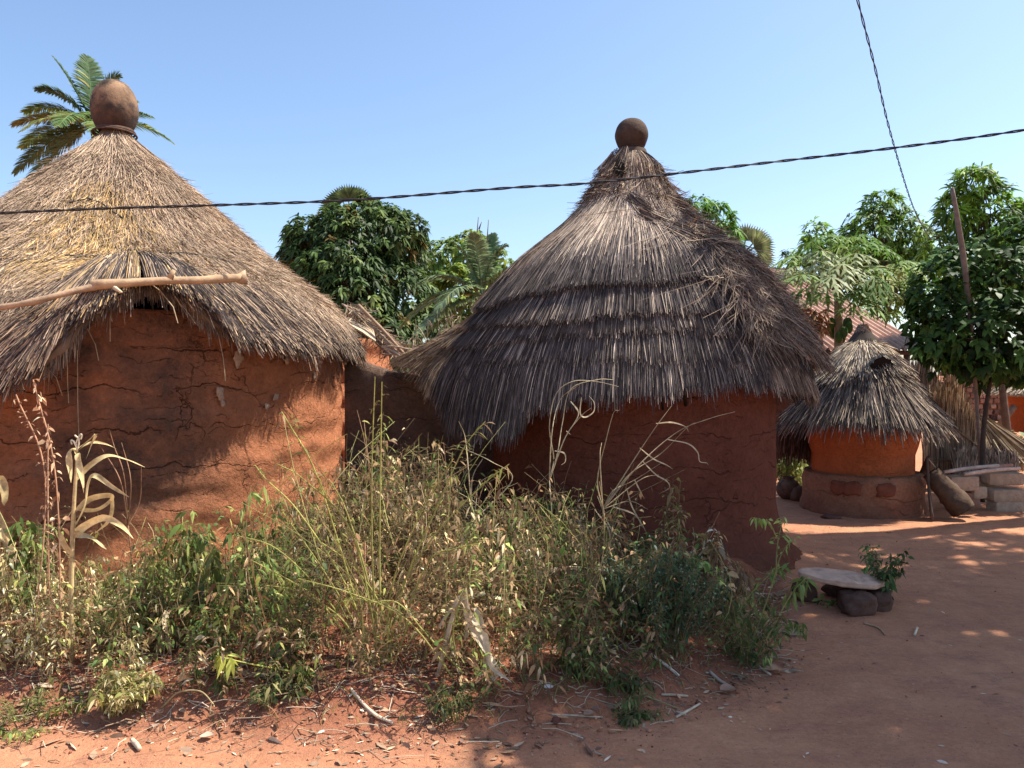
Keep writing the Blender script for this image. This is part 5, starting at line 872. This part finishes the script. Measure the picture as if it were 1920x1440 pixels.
blade_plant('maize_stalk', (135, 1240), 3.8, [(135, 1245), (134, 1080), (138, 960), (145, 850)], [([(140, 990), (160, 950), (168, 905), (180, 893), (215, 915), (242, 932)], .035, -.1), ([(142, 900), (165, 875), (200, 856), (235, 862), (272, 876)], .028, .15), ([(144, 850), (135, 845), (130, 870), (133, 905)], .04, -.05), ([(145, 850), (150, 865), (152, 890), (157, 925)], .035, -.1), ([(146, 842), (165, 828), (180, 815), (172, 835), (162, 860)], .02, .1), ([(146, 845), (172, 830), (195, 832), (220, 842)], .015, .2), ([(140, 960), (170, 935), (205, 928), (212, 940), (205, 975), (178, 1000)], .03, .1), ([(140, 955), (180, 955), (208, 938), (212, 930)], .022, .1), ([(137, 1010), (160, 985), (195, 970), (225, 985), (250, 1010)], .04, -.1), ([(135, 1040), (115, 1010), (108, 990)], .03, -.1), ([(138, 1000), (170, 1010), (200, 1030)], .03, -.2)], 'tall dead straw-yellow maize stalk with bent blades before the left hut wall', 'maize', MZ, stem_r=.013, tassel=[[(144, 845), (143, 830), (150, 816), (153, 815), (152, 824)], [(143, 838), (138, 828), (133, 826), (135, 833)], [(145, 845), (148, 825), (140, 816)]])
blade_plant('maize_stalk', (5, 1180), 3.7, [(-8, 1200), (-4, 1000), (-6, 900)], [([(-5, 960), (10, 985), (22, 1020), (24, 1060)], .04, -.1), ([(-5, 1000), (15, 1020), (30, 1060), (40, 1110)], .035, -.2), ([(-5, 1040), (8, 1080), (12, 1120), (22, 1140)], .05, -.1), ([(-6, 905), (4, 900), (8, 930), (8, 948)], .05, 0), ([(-6, 990), (5, 1000), (22, 1030), (50, 1090)], .025, -.2)], 'dead maize stalk cut by the left edge of the picture', 'maize', MZ)
blade_plant('fallen_maize', (905, 1270), 3.7, [(820, 1190), (850, 1150), (872, 1105)], [([(872, 1103), (880, 1150), (895, 1190), (915, 1230), (930, 1260), (908, 1297)], .05, -.1), ([(868, 1125), (885, 1160), (910, 1200), (920, 1245), (935, 1262), (960, 1280)], .03, -.2), ([(875, 1102), (874, 1150), (876, 1200)], .02, .05), ([(872, 1110), (850, 1140), (820, 1180)], .035, 0), ([(848, 1192), (850, 1215), (856, 1240), (862, 1268)], .03, 0), ([(890, 1140), (905, 1175), (915, 1215), (908, 1250), (896, 1270)], .035, -.1)], 'bleached drooping maize blades hanging over the bank at the centre', 'maize', (.62, .52, .36))
blade_plant('fallen_maize', (1040, 1130), 4.3, None, [([(990, 1085), (1040, 1070), (1090, 1072), (1130, 1105), (1160, 1150), (1178, 1168)], .05, -.2), ([(1000, 1090), (1060, 1065), (1120, 1068), (1190, 1062)], .03, .1), ([(1060, 1074), (1100, 1085), (1135, 1125), (1150, 1165)], .04, -.1), ([(1110, 1090), (1120, 1120), (1128, 1132)], .02, 0), ([(870, 1080), (910, 1072), (950, 1072), (962, 1085)], .04, 0), ([(930, 1165), (965, 1135), (1000, 1122), (1055, 1125)], .055, 0), ([(935, 1160), (980, 1138), (1030, 1135), (1060, 1145)], .04, -.1), ([(960, 1165), (1000, 1162), (1030, 1158)], .03, 0)], 'long bleached maize blades arching over the weeds before the middle hut', 'maize', (.62, .52, .36))
blade_plant('dry_leaf_piece', (760, 830), 5.2, None, [([(755, 838), (775, 824), (800, 826), (825, 840)], .09, .1), ([(665, 870), (680, 858), (690, 850)], .07, 0)], 'pale curled broad leaves caught in the weeds below the dark thatch', 'leaf', (.4, .4, .27))
# dry grass fans before the middle wall
def fan(name, base_px, d, tips, label, col, leafc=None):
    b0 = gp(*base_px, d) if base_px[1] > 1000 else P(*base_px, d); g0 = np.array([b0[0], b0[1], gz(b0[0], b0[1])]); rt = root(name, g0, label, 'grass'); m = MB()
    if base_px[1] <= 1000: m.tube([g0, (g0+b0)/2+[.02, 0, 0], b0], [.004, .004], 5, col)
    for tp in tips:
        q = smooth(np.array([b0]+[P(a, c, b0[1]+R.uniform(-.12, .12)) for a, c in tp]), 8); m.tubes(q[None], (np.linspace(1, .35, len(q))*.0045)[None], 4, tuple(np.array(col)*R.uniform(.8, 1.2)))
    m.build('stem', M_DRY, rt, smooth_=True); m = MB()
    if leafc:
        for tp in leafc: q = smooth(np.array([P(a, c, b0[1]+.02*k) for k, (a, c) in enumerate(tp)]), 8); t = np.linspace(0, 1, len(q)); m.ribbons(q[None], (.011*np.interp(t, [0, .3, 1], [.5, 1, .1]))[None], np.array([[.2, -1, .4]]), tuple(np.array(col)*1.25))
        m.build('blade', M_DRY, rt)
fan('dry_grass_clump', (1130, 955), 5.05, [[(1190, 860), (1230, 800), (1260, 760)], [(1200, 870), (1270, 810), (1330, 785), (1378, 772)], [(1180, 890), (1240, 850), (1290, 800), (1310, 792)], [(1150, 920), (1190, 900), (1240, 868)], [(1120, 900), (1135, 830), (1150, 775), (1160, 770)], [(1125, 860), (1128, 830)], [(1200, 900), (1235, 890)], [(1180, 940), (1215, 955)]], 'fan of pale dry grass stalks against the dark wall of the middle hut', (.46, .36, .22), [[(1230, 794), (1260, 792), (1285, 800), (1291, 810)], [(1252, 824), (1290, 832), (1308, 848), (1312, 865), (1325, 868), (1328, 873)], [(1200, 840), (1225, 860), (1250, 872), (1262, 880)], [(1205, 865), (1230, 890), (1250, 902), (1255, 915), (1235, 926)], [(1175, 915), (1185, 950), (1205, 985), (1212, 1000)], [(1150, 950), (1190, 965), (1205, 990)], [(1120, 930), (1145, 990), (1170, 1010), (1190, 1016)], [(1115, 955), (1140, 990), (1145, 1020), (1155, 1035)], [(1190, 900), (1200, 920), (1208, 935)]])
fan('dry_grass_clump', (1030, 900), 5.1, [[(1035, 810), (1050, 750), (1085, 722)], [(1060, 820), (1090, 780), (1108, 765)], [(1045, 850), (1055, 790), (1070, 730), (1120, 712), (1150, 712)], [(1038, 860), (1030, 800), (1042, 740), (1075, 715), (1120, 716), (1160, 725)]], 'dry grass stalks curling over the dark straw eave of the middle hut', (.5, .42, .27), [[(1090, 745), (1088, 775), (1098, 782), (1113, 772), (1114, 755), (1104, 742)], [(1070, 752), (1085, 775), (1072, 800)], [(1062, 808), (1070, 815)], [(1040, 845), (1058, 850), (1060, 865), (1052, 872)]])
fan('dry_grass_clump', (885, 980), 5.0, [[(878, 880), (872, 820), (860, 790)], [(885, 900), (905, 860)], [(892, 950), (900, 905), (948, 880)], [(960, 900), (920, 865), (862, 838)]], 'pale forked stalks before the dark gap left of the middle wall', (.5, .42, .27))
fan('dry_grass_clump', (240, 985), 4.7, [[(232, 890), (215, 840), (205, 805)], [(225, 900), (190, 840), (175, 810)], [(262, 940), (265, 875)], [(245, 900), (228, 830)]], 'faint reddish grass stalks before the left wall behind the maize stalk', (.36, .2, .12))
fan('dry_grass_clump', (1345, 1020), 5.2, [[(1330, 985), (1345, 960), (1360, 950)], [(1350, 980), (1365, 960)]], 'short dry twigs before the middle wall near its lit corner', (.4, .25, .16))

def bush(name, base_px, d, h, wpx, nst, per, ln, wd, cols, cw, label, cat='shrub', group=None, lean=(0, 0), reach=.06, mt=None, stemc=None, flowers=None, r0=.003, lo=.25, droop=.5, spread=.5, base_r=.05):
    b0 = gp(*base_px, d); rt = root(name, b0, label, cat, group); ms = MB(); ml = MB(); a = R.uniform(0, 2*PI, nst); rr = np.sqrt(R.uniform(0, 1, nst)); w = wpx/F*b0[1]/2
    base = b0+np.stack([np.cos(a)*rr*base_r, np.sin(a)*rr*base_r, 0*a], -1); base[:, 2] = gh(base[:, 0], base[:, 1])-.01; hh = h*(1-spread*.6*rr**2)*R.uniform(.8, 1.05, nst); tip = base+np.stack([np.cos(a)*rr*w+lean[0], np.sin(a)*rr*w*.8+lean[1], hh], -1)
    q = stems(ms, base, tip, np.full(nst, r0), .02, pal(nst, stemc or STEMC)); leafage(ml, q, per, ln, wd, cols, cw, lo=lo, reach=reach, droop=droop, twig=(ms, tuple(np.array((stemc or STEMC)[0])*.9)))
    ms.build('stem', M_DRY, rt); ml.build('foliage', mt or M_LEAF, rt)
    if flowers:
        m = MB(); t = q[:, -1]; k = flowers; i = R.integers(0, nst, k); j = R.integers(3, 7, k); p = q[i, j]+R.normal(0, reach*.7, (k, 3)); s_ = .0065
        v = p[:, None]+oc[None]*s_*R.uniform(.7, 1.2, (k, 6, 1)); m.add(v, t=(tr[None]+np.arange(k)[:, None, None]*6), col=(.34, .42, .3)); o = m.build('flower_buds', M_LEAF, rt); o['kind'] = 'stuff'
    return rt
FE = [(.07, .125, .055), (.10, .16, .08), (.045, .085, .04)]
bush('feathery_shrub', (1245, 1210), 4.7, .58, 175, 46, 95, (.015, .032), (.25, .4), FE, None, 'dense blue-green feathery shrub with tiny pale buds before the middle hut', flowers=340, reach=.05, base_r=.12)
bush('leafy_shrub', (1400, 1245), 4.3, .42, 190, 22, 18, (.02, .04), (.3, .5), [(.14, .2, .05), (.2, .24, .07), (.09, .13, .04)], None, 'thin open green shrub at the right end of the weed bed', reach=.04, stemc=[(.24, .19, .08), (.2, .16, .08)], lo=.1)
poly_plant('leafy_shrub', (1410, 1235), [[(1395, 1230), (1385, 1150), (1440, 1080), (1480, 1055)], [(1400, 1230), (1440, 1120), (1465, 1040), (1490, 1008)], [(1420, 1230), (1480, 1120), (1515, 1080)], [(1390, 1235), (1370, 1120), (1350, 1100), (1330, 1060), (1265, 1035)], [(1430, 1235), (1490, 1170), (1510, 1190)], [(1455, 1080), (1458, 1020), (1470, 965)], [(1457, 1010), (1445, 985), (1430, 975), (1415, 972)]], 'tall yellow-green stemmed weed at the right end of the weed bed', 'weed', 4.35, (.3, .28, .1), .0045, dict(n=26, l=(.025, .05), w=(.3, .5), c=[(.16, .24, .06), (.24, .3, .09)], lo=.45, reach=.03))
bush('sapling', (1654, 1132), 5.2, .50, 84, 10, 52, (.02, .038), (.45, .65), [(.08, .15, .045), (.11, .2, .06), (.06, .10, .035)], None, 'small dark green sapling growing beside the pale stone slab', 'sapling', reach=.045, lo=.2, base_r=.02, stemc=[(.25, .16, .08)])
bush('small_weed', (1550, 1135), 4.9, .09, 40, 5, 5, (.03, .05), (.3, .5), GREENW, None, 'tiny green sprout on the ground in front of the stone slab', 'weed', WG, reach=.01)
bush('low_bush', (225, 1325), 3.5, .24, 110, 26, 50, (.012, .03), (.3, .5), GOLD+OLIVE, None, 'low sunlit yellow-green bush on the lip of the bank at left', 'bush', reach=.04, stemc=[(.4, .36, .14)], lean=(.02, 0), base_r=.02)
bush('low_bush', (50, 1345), 3.4, .12, 150, 20, 30, (.01, .024), (.3, .5), OLIVE+GREENW, None, 'low green ground weed at the lower left edge of the bed', 'bush', reach=.04, base_r=.1)
for i, (px, py, h, w, lab) in enumerate(((858, 1345, .2, 90, 'dark leafy weed hanging down the bank at the centre'), (1165, 1310, .16, 120, 'dark leafy sprig drooping over the bank below the feathery shrub'), (1190, 1345, .07, 60, 'lowest small leaf clump on the yard below the drooping sprig'), (520, 1310, .12, 80, 'small drooping leafy weed on the bank under the trailing stem'), (1130, 1265, .2, 130, 'leafy weed on the bank edge left of the feathery shrub'))): bush('small_weed', (px, py), 3.6, h, w, 10, 26, (.02, .04), (.25, .42), [(.09, .13, .04), (.13, .17, .05), (.06, .09, .03), (.25, .22, .09)], None, lab, 'weed', WG, reach=.04, base_r=.04)
TW = ((585, 1130, 850, 'tall dry leafy weed rising before the lit right part of the left wall', DRYW+OLIVE), (735, 1100, 745, 'leafy weed tallest of all, before the grey mud wall stub', GREENW+OLIVE+DRYW), (805, 1090, 790, 'tall withered weed just right of the two vertical stems', DRYW+GREENW), (832, 1110, 870, 'tall brown-leaved weed at the edge of the dark gap', DRYW), (1040, 1090, 872, 'tall green-topped weed under the curling grass stalks', GREENW), (960, 1100, 905, 'green and russet leafy weed at the left of the middle wall', GREENW+DRYW), (1268, 1090, 880, 'tall narrow weed with a bushy dry top behind the feathery shrub', DRYW+OLIVE), (1305, 1140, 975, 'tall narrow leafy weed right of the feathery shrub', GREENW+DRYW), (1335, 1150, 975, 'withered weed with curled brown leaves near the plinth', DRYW), (1375, 1150, 1040, 'short dry seeded weed before the plinth of the middle hut', DRYW), (300, 1120, 935, 'green broad-leaved weed before the cracked part of the left wall', GREENW+OLIVE), (350, 1130, 950, 'second broad-leaved weed right of the first, lower', GREENW+OLIVE), (380, 1140, 930, 'slim weed with dark hanging leaves before the lit left wall', GREENW), (500, 1120, 880, 'slim weed with round dark leaves before the lit left wall', GREENW), (55, 1120, 930, 'shaded weed with pointed dark leaves by the left wall', GREENW), (905, 1120, 925, 'small-leaved weed beside the dark gap', GREENW), (655, 1110, 835, 'dry feathery weed top left of the vertical stems', DRYW+OLIVE), (1215, 1120, 975, 'dark leafy sprig left behind the feathery shrub', GREENW))
for px, by, ty, lab, cols in TW:
    by = max(by, 1205) if px < 540 else by; b0 = gp(px, by, 4.8); h = EYE-(ty-700)/F*b0[1]-b0[2]; bush('tall_weed', (px, by), 4.8, max(h, .15), 52, 6, 40, (.025, .05), (.32, .55), cols, None, lab, 'weed', WG, reach=.05, lo=.35, droop=.7, base_r=.03, r0=.0035)
b0 = P(1842, 880, 9.9); bush('leafy_shrub', (1845, 905), 9.6, .95, 110, 14, 34, (.07, .13), (.4, .6), [(.10, .18, .05), (.16, .24, .08), (.06, .11, .03)], None, 'young green leafy shrub growing before the straw screens', reach=.12, lo=.45, base_r=.1, r0=.008)
bush('leafy_shrub', (1480, 915), 11.2, .6, 60, 12, 40, (.05, .09), (.4, .6), [(.3, .34, .1), (.2, .26, .08)], None, 'sunlit yellow-green bush seen between the middle wall and the granary', reach=.1, lo=.1)
bush('leafy_shrub', (1895, 880), 12.0, .7, 120, 14, 34, (.05, .09), (.4, .6), OLIVE+GREENW, None, 'olive green bush in front of the far granary at right', reach=.12, lo=.1)
m = MB(); n = 46; x = R.uniform(830, 875, n); x[:10] = R.uniform(757, 790, 10); q0 = np.array([P(a, 690, 11) for a in x]); q1 = np.array([P(a+R.normal(4, 12), (575 if a > 800 else 590)+R.uniform(0, 60), 11) for a in x]); q = stems(m, q0, q1, np.full(n, .007), .05, pal(n, [(.45, .33, .22), (.3, .22, .15)])); leafage(m, q, 9, (.06, .18), (.08, .15), [(.5, .38, .26), (.3, .22, .14), (.2, .24, .1)], reach=.02, droop=1.)
tag(m.build('dry_reeds', M_DRY, loc=P(850, 690, 11)), 'dry reeds and seed spikes standing behind the flared left eave of the middle hut', 'reeds')

# sticks and bits on the ground
def ground_stick(pts, r, col, lab, flat=.0):
    q = np.array([gp(a, b_, 3.6)+np.array([0, 0, r*1.1+flat]) for a, b_ in pts]); m = MB(); m.tube(q, [r*.8, r, r*.8], 6, col, rough=.3); tag(m.build('stick', M_WOOD, loc=q[0], smooth_=True), lab, 'stick', 'sticks lying on the ground')
ground_stick([(658, 1295), (680, 1325), (705, 1345), (737, 1360)], .0085, (.62, .5, .36), 'pale curved peeled stick on the red bank at the centre')
ground_stick([(1220, 1230), (1250, 1252), (1273, 1271)], .009, (.68, .56, .42), 'straight pale stick among the litter under the feathery shrub')
ground_stick([(1268, 1347), (1290, 1335), (1312, 1322)], .006, (.6, .48, .34), 'small forked pale stick on the yard right of the bank')
ground_stick([(1240, 1305), (1265, 1306), (1290, 1308)], .007, (.5, .38, .27), 'short tan stick at the foot of the bank')
ground_stick([(1390, 1225), (1420, 1250), (1445, 1268)], .007, (.55, .42, .3), 'tan twig below the thin green shrub at right')
ground_stick([(247, 1392), (256, 1402), (262, 1410)], .012, (.6, .46, .32), 'stubby pale stick on the sunlit ground at lower left')
ground_stick([(1715, 1193), (1720, 1180)], .009, (.75, .62, .42), 'tiny pale stick lying on the open yard')
ground_stick([(1618, 1170), (1645, 1178), (1660, 1192)], .006, (.45, .3, .18), 'thin dry twig with a curled leaf before the stone slab')
ground_stick([(1270, 1330), (1180, 1290), (1150, 1250)], .005, (.3, .24, .12), 'thin greenish twig running up the bank to the weeds')
ground_stick([(1035, 1342), (1080, 1344), (1130, 1347)], .005, (.5, .38, .27), 'thin straight twig along the foot of the bank')
ground_stick([(1330, 1262), (1350, 1280), (1372, 1292)], .009, (.42, .33, .26), 'flattened grey-brown stick in the litter at right')
m = MB(); q = [P(-30, 1175, 3.85), P(80, 1160, 3.9), P(160, 1149, 3.95), P(248, 1137, 4.0)]; m.tube(q, [.011, .01, .007], 7, (.36, .17, .09), rough=.4); tag(m.build('stick', M_WOOD, loc=q[0], smooth_=True), 'reddish brown branch leaning across the golden weeds at the left edge', 'stick')
m = MB(); q = gp(738, 1240, 3.8); q = gp(1042, 1356, 3.5); m.blob(q+[0, 0, .012], (.035, .03, .032), (.16, .06, .045), rough=.3, nu=16, nv=10); tag(m.build('pebble', M_ROCK, loc=q, smooth_=True), 'small round dark red pebble on the yard below the bank', 'pebble')
m = MB(); q = gp(1028, 1290, 3.7); m.blob(q+[0, 0, .008], (.045, .03, .014), (.7, .68, .66), rough=.5, nu=18, nv=9); tag(m.build('pebble', M_STONE, loc=q), 'small flat white chip lying on the bank', 'pebble')
for (px, py, s_, lab) in ((525, 1235, .11, 'large pale curled dry leaf on the bank under the weeds'), (1450, 1262, .10, 'long brown folded dry leaf on the ground at the right of the bank'), (1285, 1215, .09, 'brown triangular dry leaf beside the feathery shrub'), (388, 1387, .06, 'pale folded scrap of leaf on the sunlit ground'), (880, 1245, .07, 'dry curled leaf under the bleached maize blades'), (1105, 1345, .06, 'tan dry leaf at the foot of the bank'), (1365, 1300, .09, 'grey dry husk in the litter at the right')):
    q = gp(px, py, 3.8)+np.array([0, 0, .012]); u = np.linspace(-1, 1, 12)[:, None]; v = np.linspace(-1, 1, 7)[None]; w_ = .42*np.cos(u*PI/2)**.7; a = R.uniform(-.5, .5); X_ = u*s_/2+0*v; Y_ = v*w_*s_; Z_ = .22*s_*(v*v*w_*2.5)+.1*s_*u*u; G = np.stack([q[0]+X_*math.cos(a)-Y_*math.sin(a), q[1]+X_*math.sin(a)+Y_*math.cos(a), q[2]+Z_], -1)
    m = MB(); m.grid(G, (.52, .42, .31) if 'pale' in lab else (.36, .22, .15)); tag(m.build('dry_leaf', M_LITTER, loc=q), lab, 'dry leaf', 'larger dry leaves on the ground')
